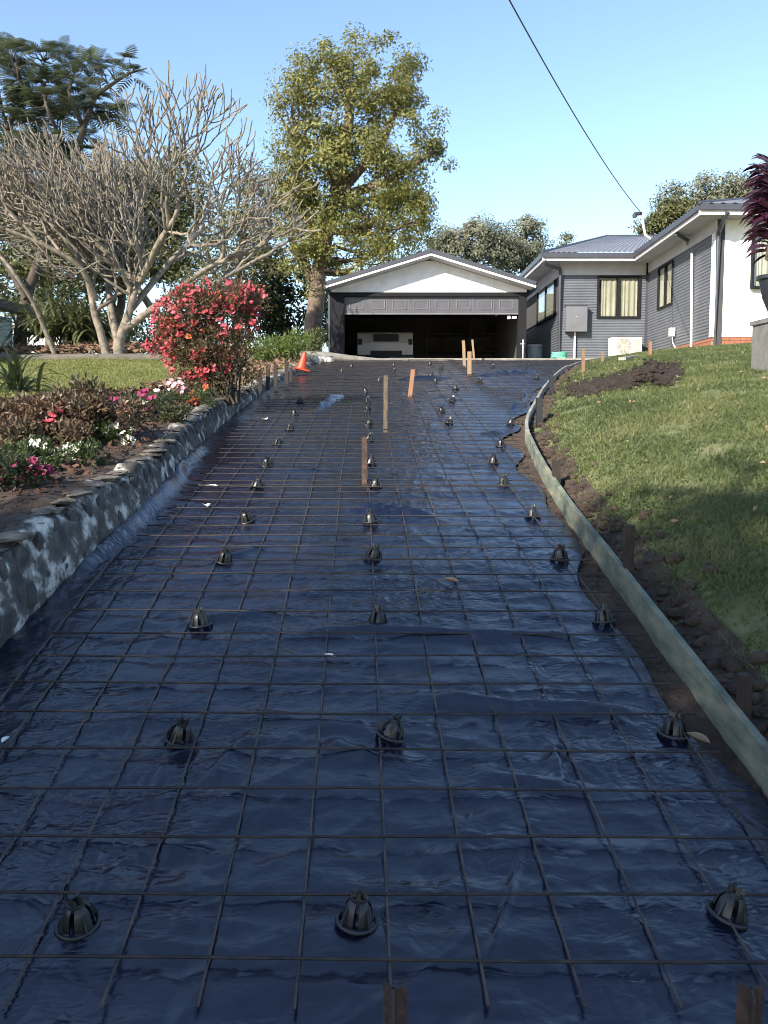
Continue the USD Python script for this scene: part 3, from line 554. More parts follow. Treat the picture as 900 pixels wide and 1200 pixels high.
dh = at(626, 405, 25.5)[2] - gz; part(TN, 'drum_body', MB().lathe([(0, 0), (.24, 0), (.25, .05), (.25, dh - .05), (.24, dh), (0, dh)], (t0[0], 25.5, gz), 20), mat('pale_blue', (.35, .48, .52), .5, 4), smooth=40); part(TN, 'drum_rim', MB().lathe([(.26, dh - .02), (.265, dh + .01), (.25, dh + .02)], (t0[0], 25.5, gz), 20), white_paint)
single('boundary_wall', MB().box((gr - .3, 29.9, gz), (fx0 + .4, 30.1, gz + 2.4)).box((gr - .3, 29.88, gz + 2.4), (fx0 + .4, 30.12, gz + 2.46)), pale_panel, 'pale wall closing the narrow gap between garage and house', 'wall')
tp = at(617 - 4, 398, 22.8); single('tap_standpipe', MB().tube([(tp[0], 22.8, gz), (tp[0], 22.8, tp[2])], .025, 8).tube([(tp[0] - .08, 22.78, tp[2] - .12), (tp[0] + .03, 22.78, tp[2] - .12)], .02, 6), zinc, 'thin pale standpipe in front of the right garage pillar', 'pipe')
# power line to the riser on the roof
pr = at(764, 281, 21.6); r1, r2, r3 = at(756, 275, 21.6), at(753.5, 262, 21.6), at(751, 248, 21.6)
RS = thing('service_riser', 'bent white riser pipe on the roof edge where the overhead line arrives', 'riser pipe', pr)
part(RS, 'riser_tube', MB().tube([at(766, 282, 21.7), r1, r2, at(753.5, 254, 21.6), r3], .035, 8), white_paint, smooth=60); part(RS, 'insulator', MB().tube([at(743, 251, 21.6), at(752, 250, 21.6)], .05, 8).tube([at(744, 255, 21.6), at(743.5, 251, 21.6)], .06, 8), cable_black)
c1 = np.array(at(751, 249, 21.6)); c0_ = at(546, -95, 9.0); tt = np.linspace(0, 1, 40)
pts = c0_ + (c1 - c0_) * tt[:, None]; pts[:, 2] -= .55 * 4 * tt * (1 - tt) * .42
single('overhead_line', MB().tube(pts, .011, 6), cable_black, 'black overhead power line crossing the sky down to the roof riser', 'power line', loc=c1)

# ------------------------------------------------------------------ builder's film over the drive
def ridged(p, o=3, s=0): return 1 - np.abs(2 * meshkit.fbm(p, o, s) - 1)
yf = ygrid(.7, 17.43, .0058, .006); u = np.linspace(0, 1, 300)
def film_edge(y):
    gap = .07 + .05 * np.sin(y * 2.3) + .05 * np.sin(y * 5.1 + 1) + .16 * np.exp(-((y - 7.5) / .55) ** 2) + .05 * np.exp(-((y - 3.2) / .6) ** 2)
    return R(y) - np.maximum(gap, .03)
Lf = L(yf); Rf = film_edge(yf)
X = Lf[:, None] + .005 + (Rf - Lf - .005)[:, None] * u; Y = np.repeat(yf[:, None], len(u), 1)
q = np.stack([X, Y, 0 * X], -1)
fd = 0 * X
wr = .016 * (ridged(q * [1.3, 5.5, 1], 3, 1) ** 3 - .3) + .010 * (ridged((q + .5 * meshkit.fbm(q * 1.5, 2, 3)[..., None]) @ np.array([[2.2, 1.6, 0], [-1.2, 3.0, 0], [0, 0, 1]]), 3, 2) ** 4) + .011 * (meshkit.fbm(q * [1.6, 3.2, 1], 2, 5) - .5) + .008 * (ridged((q + .3 * meshkit.fbm(q * 2.5, 2, 33)[..., None]) @ np.array([[3.0, -2.6, 0], [2.2, 3.4, 0], [0, 0, 1]]), 2, 12) ** 5) + .007 * ridged(q * [5, 8, 1] + meshkit.fbm(q * 3, 2, 8)[..., None], 2, 6) ** 6 + .006 * ridged((q + .15 * meshkit.fbm(q * 5, 2, 23)[..., None]) @ np.array([[6.0, -3.5, 0], [3.0, 7.0, 0], [0, 0, 1]]), 2, 16) ** 6
def fold(px0, py0, px1, py1, h, w, ph=0):
    """a long fold of the film between two points"""
    a, b = onto(px0, py0, DV)[:2], onto(px1, py1, DV)[:2]; d = b - a; Ln = np.linalg.norm(d); d /= Ln; n = np.array([-d[1], d[0]])
    s = (X - a[0]) * d[0] + (Y - a[1]) * d[1]; t = (X - a[0]) * n[0] + (Y - a[1]) * n[1] + .03 * np.sin(s * 5 + ph)
    e = np.clip(np.minimum(s, Ln - s) / (.25 * Ln) + .0, 0, 1)
    return h * e * np.exp(-(t / w) ** 2) * np.where(t < 0, 1, np.exp(-(t / (w * .6)) ** 2))
for f in ((400, 601, 520, 609, .05, .05), (330, 749, 720, 747, .03, .05), (470, 828, 760, 838, .035, .05), (210, 735, 330, 728, .02, .04), (366, 486, 402, 465, .05, .035), (462, 447, 535, 445, .06, .06), (548, 443, 640, 437, .06, .07), (560, 512, 610, 508, .04, .08), (600, 490, 624, 464, .11, .09),
          (370, 484, 398, 466, .05, .07), (240, 664, 330, 640, .02, .04), (555, 1140, 628, 1000, .010, .012), (380, 875, 440, 905, .022, .05), (300, 560, 420, 548, .02, .04), (560, 690, 700, 684, .02, .05), (540, 910, 700, 930, .014, .05), (250, 930, 300, 860, .014, .04), (640, 880, 660, 930, .018, .03)):
    fd += fold(*f, ph=f[0])
wr = wr * .6; wr = np.where(wr > 0, .022 * np.tanh(wr / .022), wr) + fd
rcr = np.random.default_rng(77); step = np.diff(yf, append=yf[-1] + .1)
for i in range(900):
    y0 = .9 + 15.5 * rcr.uniform(0, 1) ** 2.1; jx = rcr.uniform(.03, .98); j0 = np.searchsorted(yf, y0); x0 = Lf[min(j0, len(yf) - 1)] * (1 - jx) + Rf[min(j0, len(yf) - 1)] * jx
    an = rcr.choice([rcr.normal(0, .22), rcr.normal(.75, .3), rcr.normal(-.7, .35), rcr.normal(1.45, .2)], p=[.46, .2, .2, .14]); sc_ = .8 + .07 * y0; Ln = rcr.uniform(.15, .65) * sc_; w_ = rcr.uniform(.010, .024) * sc_; h_ = w_ * rcr.uniform(.10, .28) * (1 if rcr.random() < .8 else -.7)
    lo_, hi_ = np.searchsorted(yf, y0 - Ln - .1), np.searchsorted(yf, y0 + Ln + .1)
    if hi_ - lo_ < 3: continue
    xx, yy2 = X[lo_:hi_] - x0, Y[lo_:hi_] - y0; s_ = xx * math.cos(an) + yy2 * math.sin(an); t_ = -xx * math.sin(an) + yy2 * math.cos(an) + rcr.uniform(-.2, .2) * s_ * s_ / Ln
    wr[lo_:hi_] += h_ * np.exp(-np.abs(t_) / np.where(t_ > 0, w_, w_ * rcr.uniform(.4, 1.6))) * np.clip(1.15 - (s_ / (Ln * .6)) ** 2, 0, 1)
wr = np.where(wr > .022, .022 + .004 * np.tanh((wr - .022) / .02) + fd * .9, wr) if False else wr
fade = np.clip((1 - u) / .05, 0, 1)[None] * .8 + .2
Zf = D(Y) + .012 + np.maximum(wr * fade, -.014)
# the strip against the wall rides up it between about three and eight metres
lap = np.exp(-((Y - 5.6) / 1.7) ** 4) * np.exp(-((X - Lf[:, None]) / (.035 + .04 * meshkit.noise(np.stack([0 * Y, Y * 3, 0 * Y], -1), 3))) ** 2); Zf += .10 * lap * (.7 + .6 * meshkit.fbm(q * [1, 3, 1], 2, 11))
single('builders_film', grid_mesh(np.stack([X, Y, Zf], -1)), film, 'dark blue black plastic film spread wrinkled over the whole sloping drive', 'plastic sheet', smooth=True, loc=(0, 1, float(D(1))))
def bar_sheet(y0, rows, xs, tilt, label, y_end, seed, x_lo, x_hi, lift=.035, xfn=None):
    rg = np.random.default_rng(seed); base = np.array([0, y0, float(D(y0))])
    T = thing('reinforcing_mesh', label, 'steel mesh', base, 'sheets of reinforcing mesh on the drive')
    # positions along the slope
    yy = np.linspace(y0, y_end + 2, 4000); s = np.concatenate([[0], np.cumsum(np.hypot(np.diff(yy), np.diff(D(yy))))])
    def pos(off, sl, h=0):
        y = np.interp(sl, s, yy) + np.minimum(sl, 0) * .99; return np.stack([off + (y - y0) * tilt, y - off * tilt * -.35, D(y) + lift + h], -1)
    smax = np.interp(y_end, yy, s)
    for k in range(rows):
        sl = k * .2 + rg.normal(0, .004); y = float(np.interp(sl, s, yy)); a, b = x_lo(y), x_hi(y)
        o = np.linspace(a, b, 9) - (y - y0) * tilt
        w = .006 * np.sin(np.linspace(0, 7, 9) + rg.uniform(0, 6)); sk = rg.normal(0, .005)
        p = pos(o, np.full(9, sl) + sk * np.linspace(-1, 1, 9), .008 + w * .5); part(T, 'cross_bar', MB().tube(p, .0038, 6), steel, smooth=True)
    for x in xs:
        sl = np.linspace(-.10 - .03 * math.sin(x * 31), smax, 44); p = pos(np.full(44, x), sl, .003 * np.sin(sl * 6 + x * 9)); keep = (p[:, 0] < x_hi(p[:, 1]) + .02) & (p[:, 0] > x_lo(p[:, 1]) - .03)
        if keep.sum() > 4: part(T, 'long_bar', MB().tube(p[keep], .0035, 6), worn_steel, smooth=True)
fl = lambda v: (lambda y: y * 0 + v)
bar_sheet(1.655, 21, [-1.33] + [.012 + .2 * k for k in range(-6, 6)] , -.030, 'rusty dark steel mesh sheet nearest the bottom of the drive', 5.62, 1, lambda y: -1.36 - (y - 1.6) * .01, lambda y: np.minimum(1.06, R(y) - .05))
bar_sheet(5.55, 30, [-.115 + .2 * k for k in range(-6, 7)], -.018, 'steel mesh sheet on the middle of the drive around the two star pickets', 11.5, 2, lambda y: np.maximum(L(y) + .15, -1.5), lambda y: np.minimum(1.25 + (y - 5.5) * .12, R(y) - .08))
bar_sheet(11.35, 31, [-.22 + .2 * k for k in range(-6, 9)], -.01, 'steel mesh sheet on the upper left of the drive below the garage', 17.4, 3, lambda y: np.maximum(L(y) + .12, -1.5), lambda y: y * 0 + 1.5)
bar_sheet(9.6, 38, [1.5 + .2 * k for k in range(0, 16)], .0, 'steel mesh sheet on the flared upper right of the drive', 17.3, 4, lambda y: y * 0 + 1.35, lambda y: np.minimum(R(y) - .1, 4.6), lift=.041)
# ------------------------------------------------------------------ bar chairs
def chair_parts(T):
    b = MB(); a = np.linspace(0, 2 * PI, 29)
    b.tube(np.stack([  .047 * np.cos(a), .047 * np.sin(a), a * 0 + .004], -1), .0052, 6, False)
    part(T, 'base_ring', b, black_plastic, smooth=True)
    for k in range(4):
        c = k * PI / 2 + PI / 4; o = MB(); pr = [(.043, .003), (.037, .006), (.035, .025), (.031, .043), (.024, .052), (.019, .057)]
        o.lathe(pr, n=5, a0=c - .6, a1=c + .6); o.lathe([(r - .004, z) for r, z in pr][::-1], n=5, a0=c - .6, a1=c + .6)
        part(T, 'leg', o, black_plastic, smooth=35)
        part(T, 'rib', MB().beam((.045 * math.cos(c), .045 * math.sin(c), .006), (.031 * math.cos(c), .031 * math.sin(c), .040), .004, .008, up=(math.cos(c), math.sin(c), .2)), black_plastic)
    part(T, 'collar', MB().lathe([(.020, .050), (.021, .062), (.015, .063), (.014, .050)], n=16), black_plastic, smooth=35)
    for k in range(4):
        c = k * PI / 2; p = MB(); d = np.array([math.cos(c), math.sin(c), 0]); t = np.array([-d[1], d[0], 0])
        p.hexa([d * .006 - t * .005 + [0, 0, .060], d * .018 - t * .006 + [0, 0, .060], d * .018 + t * .006 + [0, 0, .060], d * .006 + t * .005 + [0, 0, .060]], [d * .008 - t * .003 + [0, 0, .072], d * .017 - t * .004 + [0, 0, .080], d * .017 + t * .004 + [0, 0, .080], d * .008 + t * .003 + [0, 0, .072]])
        part(T, 'prong', p, black_plastic)
CH = {'left': [(92, 1096), (211, 875), (235, 740), (263, 664), (289.5, 615), (301, 576), (312.6, 549), (325, 524.5), (340, 506), (345, 489), (352, 474), (401, 438)],
      'middle': [(418, 1093), (457, 872), (442, 738), (437, 660), (435, 617), (440, 575), (434, 548), (432, 519), (431.4, 501), (430, 484), (431, 474), (429, 462), (444.6, 449), (460.7, 438), (462, 431), (412, 432)],
      'right': [(853, 1087), (789, 870), (708, 736), (656, 661), (624.5, 611), (590, 572), (578, 547), (587, 526), (598, 500), (526, 500), (517, 486), (529.6, 473), (534, 458), (511, 450), (562, 450), (629, 446), (505, 443), (517, 435), (615, 438), (577, 433), (621, 430), (504, 429)]}
first = None; ordn = ['first', 'second', 'third', 'fourth', 'fifth', 'sixth', 'seventh', 'eighth', 'ninth', 'tenth', 'eleventh', 'twelfth', 'thirteenth', 'fourteenth', 'fifteenth', 'sixteenth', 'seventeenth', 'eighteenth', 'nineteenth', 'twentieth', 'twenty-first', 'twenty-second']
rc = np.random.default_rng(12)
for col, lst in CH.items():
    for i, (px, py) in enumerate(lst):
        p = onto(px, py, DV); p[2] += .026
        lab = f'black plastic bar chair, {ordn[i]} from the bottom in the {col} line'
        grp = 'bar chairs standing on the drive film'
        tx, ty = rc.normal(0, 9), rc.normal(0, 9)
        if first is None:
            first = thing('bar_chair', lab, 'bar chair', p, grp); BASE[str(first.GetPath())] = np.zeros(3); chair_parts(first)
            x = UsdGeom.Xformable(first); x.AddRotateXYZOp().Set(Gf.Vec3f(9, 0, 0))
        else:
            path = numbered('/World', 'bar_chair'); x = UsdGeom.Xform.Define(stage, path); x.AddTranslateOp().Set(Gf.Vec3d(*p)); x.AddRotateXYZOp().Set(Gf.Vec3f(8 + tx, ty, rc.uniform(0, 90)))
            x.GetPrim().GetReferences().AddInternalReference(first.GetPath()); x.GetPrim().SetInstanceable(True); tag(x, lab, 'bar chair', grp)
# ------------------------------------------------------------------ stone wall on the left
wy = np.arange(-1.5, 17.9, .08); rng = np.random.default_rng(5); P = []
for y in wy:
    h = float(wall_h(y)); l, d = float(L(y)), float(D(y)); j = rng.normal(0, .012)
    top = d + h + .012 * math.sin(y * 9) * (h > .15) + j
    P.append([(l, y, d - .06), (l + rng.normal(0, .004), y, d + h * .35), (l - .03 + rng.normal(0, .006), y, d + h * .75), (l - .055, y, top - .02), (l - .085, y, top), (l - .17, y, top + rng.normal(0, .008)), (l - .20, y, top - .04), (l - .205, y, d)])
SW = thing('stone_wall', 'low grey stone garden wall with pale mortar stains beside the drive', 'wall', (-1.6, 3, float(D(3))))
part(SW, 'mortar_core', grid_mesh(np.array(P)[:, ::-1]), mortar, smooth=50)
y = 2.2; k = 0
while y < 10.2:
    h = float(wall_h(y)); w = rng.uniform(.10, .19)
    if h > .27:
        cut = rng.uniform(.42, .6); rows = ((.03, cut), (cut + .03, .93))
    else: rows = ((.03, .95),)
    for a, b in rows:
        zc = (a + b) / 2 * h; lean = .06 * zc / h
        s = rock(1.0, 100 + k, 1); v = np.array(s.vertices) * [.036, w * .48, (b - a) * h * .50]; c, sn = math.cos(rng.normal(0, .15)), 0
        v = v + [float(L(y)) - .012 - lean, y + w / 2, float(D(y + w / 2)) + zc]
        part(SW, 'stone', trimesh.Trimesh(v, s.faces, process=False), stone, smooth=True); k += 1
    y += w + rng.uniform(.015, .04)
y = 2.0
while y < 10.6:
    w = rng.uniform(.14, .26); h = float(wall_h(y)); s = rock(1.0, 400 + k, 2); s.vertices *= (.7 + .6 * meshkit.noise(np.array(s.vertices) * 3.1 + k, 4))[:, None]; v = np.array(s.vertices) * [rng.uniform(.06, .09), w * .6, rng.uniform(.012, .026) * (1 if y > 6 else .7)] + [rng.normal(0, .02), 0, 0] + [float(L(y)) - .125, y + w / 2, float(D(y + w / 2)) + h - .012]
    part(SW, 'cap_stone', trimesh.Trimesh(v, s.faces, process=False), cap_stone, smooth=True); k += 1; y += w * .9
# ------------------------------------------------------------------ formwork boards and stakes on the right
def board(pts, hgt, th, m_, label, top=.0):
    """a bent plank on edge along points (x, y); faces butt end to end"""
    pts = np.array(pts, float); P = []
    for i, (x, y) in enumerate(pts):
        t = pts[min(i + 1, len(pts) - 1)] - pts[max(i - 1, 0)]; t /= np.linalg.norm(t); n = np.array([t[1], -t[0]]); z = float(D(y)) - .01; a, b = pts[i], pts[i] + n * th
        P.append([(*a, z), (*a, z + hgt - .004), (*(a + n * .004), z + hgt), (*(b - n * .004), z + hgt), (*b, z + hgt - .004), (*b, z), (*a, z)])
    g = grid_mesh(np.array(P)); mb = MB().tm(g)
    for e in (0, -1): mb.add(P[e][:6], [(0, 1, 2), (0, 2, 3), (0, 3, 4), (0, 4, 5)])
    return single('formwork_board', mb, m_, label, 'board', 'formwork boards along the right edge of the drive', smooth=25)
bx = lambda y0, y1, n=14: [(float(R(y)), y) for y in np.linspace(y0, y1, n)]
board(bx(.8, 7.35), .14, .028, green_timber, 'long green stained timber board on edge along the lower lawn side')
board(bx(7.38, 10.4), .13, .034, grey_timber, 'bleached grey board curving behind the two dark stakes', )
board(bx(10.43, 14.2), .13, .03, grey_timber, 'thin bleached board on the upper curve below the dirt heap')
board(bx(14.23, 17.6), .11, .03, grey_timber, 'short pale board at the top of the curve near the garage apron')
def picket(px, pb, pt, label, m_, kind='square', w=.035, H_=DV, lean=(0, 0), name='stake', cat='stake', group=None, px_t=None):
    """a stake from base pixel (px, pb) to top pixel (px_t, pt)"""
    b = onto(px, pb, H_); t = at(px if px_t is None else px_t, pt, b[1] + lean[1]); b0 = b - [0, 0, .05]
    ax = (t - b0) / np.linalg.norm(t - b0)
    if kind == 'star':
        T = thing(name, label, cat, b, group); u_ = np.cross(ax, [0, 1, 0]); u_ /= np.linalg.norm(u_); v_ = np.cross(u_, ax)
        for k in range(3):
            an = -PI / 2 + k * 2 * PI / 3 + .25; d = math.cos(an) * u_ + math.sin(an) * v_
            n = np.cross(ax, d); e = .0035; L_ = w
            part(T, 'fin', MB().hexa([b0 - n * e + d * .002, b0 + d * L_ - n * e * .8, b0 + d * L_ + n * e * .8, b0 + n * e + d * .002], [t - n * e + d * .002, t + d * L_ - n * e * .8, t + d * L_ + n * e * .8, t + n * e + d * .002]), m_)
        return T
    mb = MB().beam(b0, t, w, w * (.6 if kind == 'flat' else 1), up=(0, 1, 0.001))
    return single(name, mb, m_, label, cat, group, loc=b)
picket(461, 1262, 1158, 'rusty star picket driven through the film at the bottom centre', rust_steel, 'star', .026, name='star_picket', cat='picket')
picket(876, 1250, 1158, 'rusty star picket at the bottom right corner tied to a bar', rust_steel, 'star', .026, name='star_picket', cat='picket', px_t=881)
picket(427, 572, 512, 'short brown rusty picket left of centre on the drive', rust_steel, 'square', .036, name='star_picket', cat='picket')
picket(451.5, 508, 440, 'tall dark picket standing in the middle of the drive', mat('weathered_picket', [(.045, .034, .025), (.13, .095, .065)], .85, 12, stretch=(6, 6, .8), bump=.3), 'square', .040, name='star_picket', cat='picket', px_t=452)
picket(479.5, 467, 433, 'short orange timber stake leaning right of the tall black picket', orange_timber, 'flat', .055, px_t=484)
picket(550, 442, 412, 'orange timber stake standing lowest of three before the garage opening', raw_timber, 'flat', .065)
picket(544.5, 431, 399, 'pale timber stake just behind the orange one before the garage', raw_timber, 'flat', .055, px_t=543)
picket(556, 424, 398, 'thin pale timber stake leaning left in front of the dark garage opening', raw_timber, 'flat', .04, px_t=553.5)
g_ = 'stakes behind the formwork boards'
for px, pb, pt, m_, lab, w in ((872, 862, 790, dark_timber, 'dark stake behind the green board nearest the viewer', .035), (735, 690, 615, dark_timber, 'leaning dark stake in dirt behind the middle of the green board', .04), (652, 575, 540, dark_timber, 'brown stake behind the far end of the green board', .05),
                               (632, 500, 466, black_plastic, 'black stake at the bend inside the bleached board', .06), (646.5, 470, 440, black_plastic, 'tall black stake further up beside the bleached curve', .06), (664, 446, 433, rust_steel, 'small rusty peg on the upper curve below the fork stake', .04), (683.5, 437, 409, mat('brown_timber', [(.12, .075, .045), (.22, .14, .085)], .8, 12, stretch=(6, 6, .8), bump=.2), 'brown stake topped with a scrap beside the upper thin board', .045), (706, 425, 412, MAT['brown_timber'], 'small pale stake at the end of the curve by the air conditioner', .045), (762, 417, 400, orange_timber, 'thin orange stake on the lawn right of the air conditioner', .045)):
    picket(px, pb, pt, lab, m_, 'square', w, DV if px < 650 and pb < 500 and px != 652 else HR, group=g_, px_t=px + (2.5 if px == 735 else 0))
for i, (px, pb, pt) in enumerate(((305, 454, 435), (314, 453, 432), (323, 450, 427), (336, 446, 424), (341, 443, 431))):
    picket(px, pb, pt, f'short dark peg behind the kerb between azalea and cone, {ordn[i]} from the azalea', dark_timber, 'square', .05, HL, group='row of short pegs on the left edge', name='peg', cat='peg')
# long plank on the lawn near the house
a, b = onto(729, 424, HR), onto(842, 405.5, HR); single('plank', MB().beam(a + [0, 0, .05], b + [0, 0, .05], .12, .05), grey_timber, 'long grey plank lying on the lawn along the house base', 'plank')
# traffic cone
p = onto(353, 434, HL); T = thing('traffic_cone', 'faded orange traffic cone tilted at the top left corner of the drive', 'cone', p); BASE[str(T.GetPath())] = np.zeros(3)
UsdGeom.Xformable(T).AddRotateXYZOp().Set(Gf.Vec3f(0, 12, 10)); UsdGeom.Xformable(T).AddScaleOp().Set(Gf.Vec3f(.66, .66, .66))
part(T, 'base_plate', MB().box((-.19, -.19, 0), (.19, .19, .035)), cone_orange); part(T, 'cone_body', MB().lathe([(.135, .033), (.045, .44), (.042, .46), (.03, .46), (.03, .43)], n=24), cone_orange, smooth=40)
part(T, 'collar_rim', MB().lathe([(.152, .033), (.150, .07), (.122, .075)], n=24), cone_orange, smooth=40)
# grey pipe lying across the top left
pp = [at(352, 416, 17.1), at(385, 418, 17.2), at(410, 421, 17.25), at(440, 423.5, 17.3), at(478, 423, 17.3)]
single('fallen_pole', MB().tube(pp, [.09, .10, .09, .075, .06], 10), grey_pipe, 'long grey pole lying across the top edge of the drive by the cone', 'pole', smooth=50)
rs = np.random.default_rng(8); RK = [(368, 424), (374, 426), (380, 425), (386, 426)]
for i, (px, py) in enumerate(RK):
    p = onto(px, py, HL if px < 372 else DV); r = rock(.11, 60 + i, 1, 1, 1, .8); r.apply_translation(p + [0, 0, .05]); single('white_rock', r, mat('white_rock', [(.28, .265, .24), (.46, .44, .40)], .9, 6), f'white rock under the grey pole, {ordn[i]} from the cone', 'rock', 'white rocks below the pole', smooth=True)
# scraps and dry leaves lying on the film
for i, (px, py, w, m_, lab) in enumerate(((310, 497, .09, scrap_white, 'white rag on the film near the wall below the azalea'), (248, 577, .05, scrap_white, 'white scrap on the film left of the left chair line'), (242, 601, .06, scrap_white, 'pale curled leaf on the film near the wall'), (7, 882, .025, scrap_white, 'pale scrap at the left frame edge on the film'), (817, 881, .05, dry_leaf, 'curled pale brown leaf beside a bar chair at the right'), (528, 691, .05, dry_leaf, 'single reddish leaf on the film right of centre'), (386, 781, .028, scrap_white, 'tiny pale leaf on a cross bar left of centre'), (805, 770, .06, dry_leaf, 'brown leaf in the soil strip beside the green board'))):
    p = onto(px, py, DV); a = rs.uniform(0, 6, 1)[0]; t = np.linspace(-1, 1, 7); P = np.array([[(w * s * math.cos(a) - w * .4 * (1 - s * s) * k * math.sin(a), w * s * math.sin(a) + w * .4 * (1 - s * s) * k * math.cos(a), .012 + .3 * w * abs(k) * (1 - s * s) + .1 * w * s * s) for s in t] for k in (-1, -.5, 0, .5, 1)]) + p + [0, 0, .03]
    single('scrap' if m_ is scrap_white else 'fallen_leaf', grid_mesh(P), m_, lab, 'scrap' if m_ is scrap_white else 'leaf', smooth=True)
# rusty stains and sand smears are part of the film; a heap of dug soil lies on the upper lawn
hp = MB(); rh = np.random.default_rng(21)
for i in range(1700):
    t = rh.uniform(0, 1); px = 668 + 128 * t + rh.normal(0, 5); py = 458 - 22 * t + rh.normal(0, 4.0) + (4 if t > .6 else 0) * rh.normal()
    p = onto(min(px, 800), np.clip(py, 424, 470), HR); r = rock(rh.uniform(.010, .042), i, 0, rh.uniform(.8, 1.5), rh.uniform(.8, 1.4), .8); r.apply_translation(p + [0, 0, rh.uniform(0, .03 + .10 * max(0, 1 - abs(px - 760) / 25))]); hp.tm(r)
single('dirt_heap', hp, mat('dug_soil', [(.007, .005, .004), (.015, .010, .0075), (.030, .021, .016)], .97, 9, bump=.8, bscale=50), 'heap of dark dug soil spilled on the upper lawn', 'soil heap', kind='stuff')
ck = MB()
for i in range(900):
    y = 1.2 + 15 * rh.uniform(0, 1) ** 1.6; w = abs(rh.normal(0, .11)) + .05; x = R(y) + w; r = rock(rh.uniform(.008, .028) * (1 + y * .05), i, 0 if y > 4 else 1, 1.2, 1, .8); r.apply_translation([x, y, float(HR(x, y)) + .012]); ck.tm(r)
    if i % 3 == 0:
        x = film_edge(y) + rh.uniform(.0, .8) * (R(y) - film_edge(y)); r = rock(rh.uniform(.006, .018) * (1 + y * .05), i, 0, 1.2, 1, .8); r.apply_translation([x, y, float(D(y)) - .005]); ck.tm(r)
single('soil_clods', ck, soil, 'loose clods of soil scattered along the formwork board', 'soil', kind='stuff')

# ------------------------------------------------------------------ vegetation
def unit(v): return v / (np.linalg.norm(v, axis=-1, keepdims=True) + 1e-12)
def leaf_mesh(C, d, Ln, W, rng, fold=.25, nh=None):
    """many small folded leaves: base points C, directions d, lengths, widths"""
    n = len(C); d = unit(d); r = unit(np.cross(d, rng.normal(size=(n, 3)) if nh is None else nh)); u_ = np.cross(r, d)
    Ln = np.broadcast_to(Ln, n)[:, None]; W = np.broadcast_to(W, n)[:, None]
    V = np.stack([C, C + d * Ln * .5 + r * W * .5 + u_ * W * fold, C + d * Ln, C + d * Ln * .5 - r * W * .5 + u_ * W * fold], 1).reshape(-1, 3)
    i = np.arange(n)[:, None] * 4; return V, np.vstack([i + [0, 1, 2], i + [0, 2, 3]])
def blob_points(blobs, n, d, rng, shell=.55, depth=1.0):
    """points in the crown: blobs are (px, py, rx, ry[, depth shift]) in pixels at distance d"""
    wts = np.array([b[2] * b[3] * (b[2] + b[3]) for b in blobs]) ** .75; k = rng.choice(len(blobs), n, p=wts / wts.sum())
    v = unit(rng.normal(size=(n, 3))) * (rng.uniform(shell ** 3, 1, (n, 1)) ** (1 / 3)); out = []
    for j, w in zip(k, v):
        b = blobs[j]; s = d / F; c = at(b[0], b[1], d + (b[4] if len(b) > 4 else 0)); out.append(c + w * [b[2] * s, .5 * (b[2] + b[3]) * s * depth, b[3] * s])
    return np.array(out)
def branch_path(a, b, rng, k=6, sag=.12):
    t = np.linspace(0, 1, k)[:, None]; L_ = np.linalg.norm(b - a); p = a + (b - a) * t; p += rng.normal(0, .05 * L_, (k, 3)) * np.sin(t * PI); p[:, 2] += sag * L_ * np.sin(t * PI)[:, 0] * -.3; return p
def tree(name, label, d, blobs, trunks, lm, bm, ll, lw, clumps, per, spread, seed, r0=.25, group=None, cat='tree', shell=.5, limbs=40, depth=1.0, droop=.0):
    rng = np.random.default_rng(seed); base = at(*trunks[0][0][:2], d + (trunks[0][0][2] if len(trunks[0][0]) > 2 else 0))
    T = thing(name, label, cat, base, group); nodes = []
    for k, tr in enumerate(trunks):
        p = np.array([at(q[0], q[1], d + (q[2] if len(q) > 2 else 0)) for q in tr])
        if k == 0: p[0, 2] -= .4
        t = np.linspace(0, len(p) - 1, len(p) * 3); pp = np.stack([np.interp(t, np.arange(len(p)), p[:, c]) for c in range(3)], 1); pp += rng.normal(0, .02, pp.shape)
        rr = np.linspace(1, .45, len(pp)) * r0 * (1 if k == 0 else .55)
        part(T, 'trunk' if k == 0 else 'limb', MB().tube(pp, rr, 9), bm, smooth=True); nodes += list(pp[len(pp) // 3:])
    nodes = np.array(nodes); C = blob_points(blobs, clumps, d, rng, shell, depth)
    br = MB()
    for i in rng.permutation(clumps)[:limbs]:
        w = np.linalg.norm(nodes - C[i], axis=1) + 1.2 * np.maximum(nodes[:, 2] - C[i, 2], 0); a = nodes[np.argmin(w)]; p = branch_path(a, C[i], rng)
        br.tube(p, np.linspace(.32, .06, len(p)) * r0 * min(1, .35 + np.linalg.norm(C[i] - a) / 6), 5)
    if limbs: part(T, 'branches', br, bm, smooth=True)
    idx = np.repeat(np.arange(clumps), per); sz = rng.uniform(.6, 1.3, clumps)[idx][:, None]
    o = unit(rng.normal(size=(len(idx), 3))) * (1.75 * rng.uniform(0, 1, (len(idx), 1)) ** .5) * [1, 1, .65]; P = C[idx] + o * spread * sz
    dirs = unit(o) * .8 + rng.normal(0, .6, (len(idx), 3)) + [0, 0, .15 - droop]
    cen = C.mean(0); nh = unit(o) * .8 + unit(C[idx] - cen) * .7 + rng.normal(0, .45, o.shape) + [0, 0, .25]; dirs = np.cross(nh, rng.normal(size=o.shape)) + unit(o) * .25 - [0, 0, .1]
    part(T, 'crown', leaf_mesh(P, dirs, ll * rng.uniform(.6, 1.3, len(idx)), lw * rng.uniform(.7, 1.2, len(idx)), rng, nh=nh), lm)
    return T
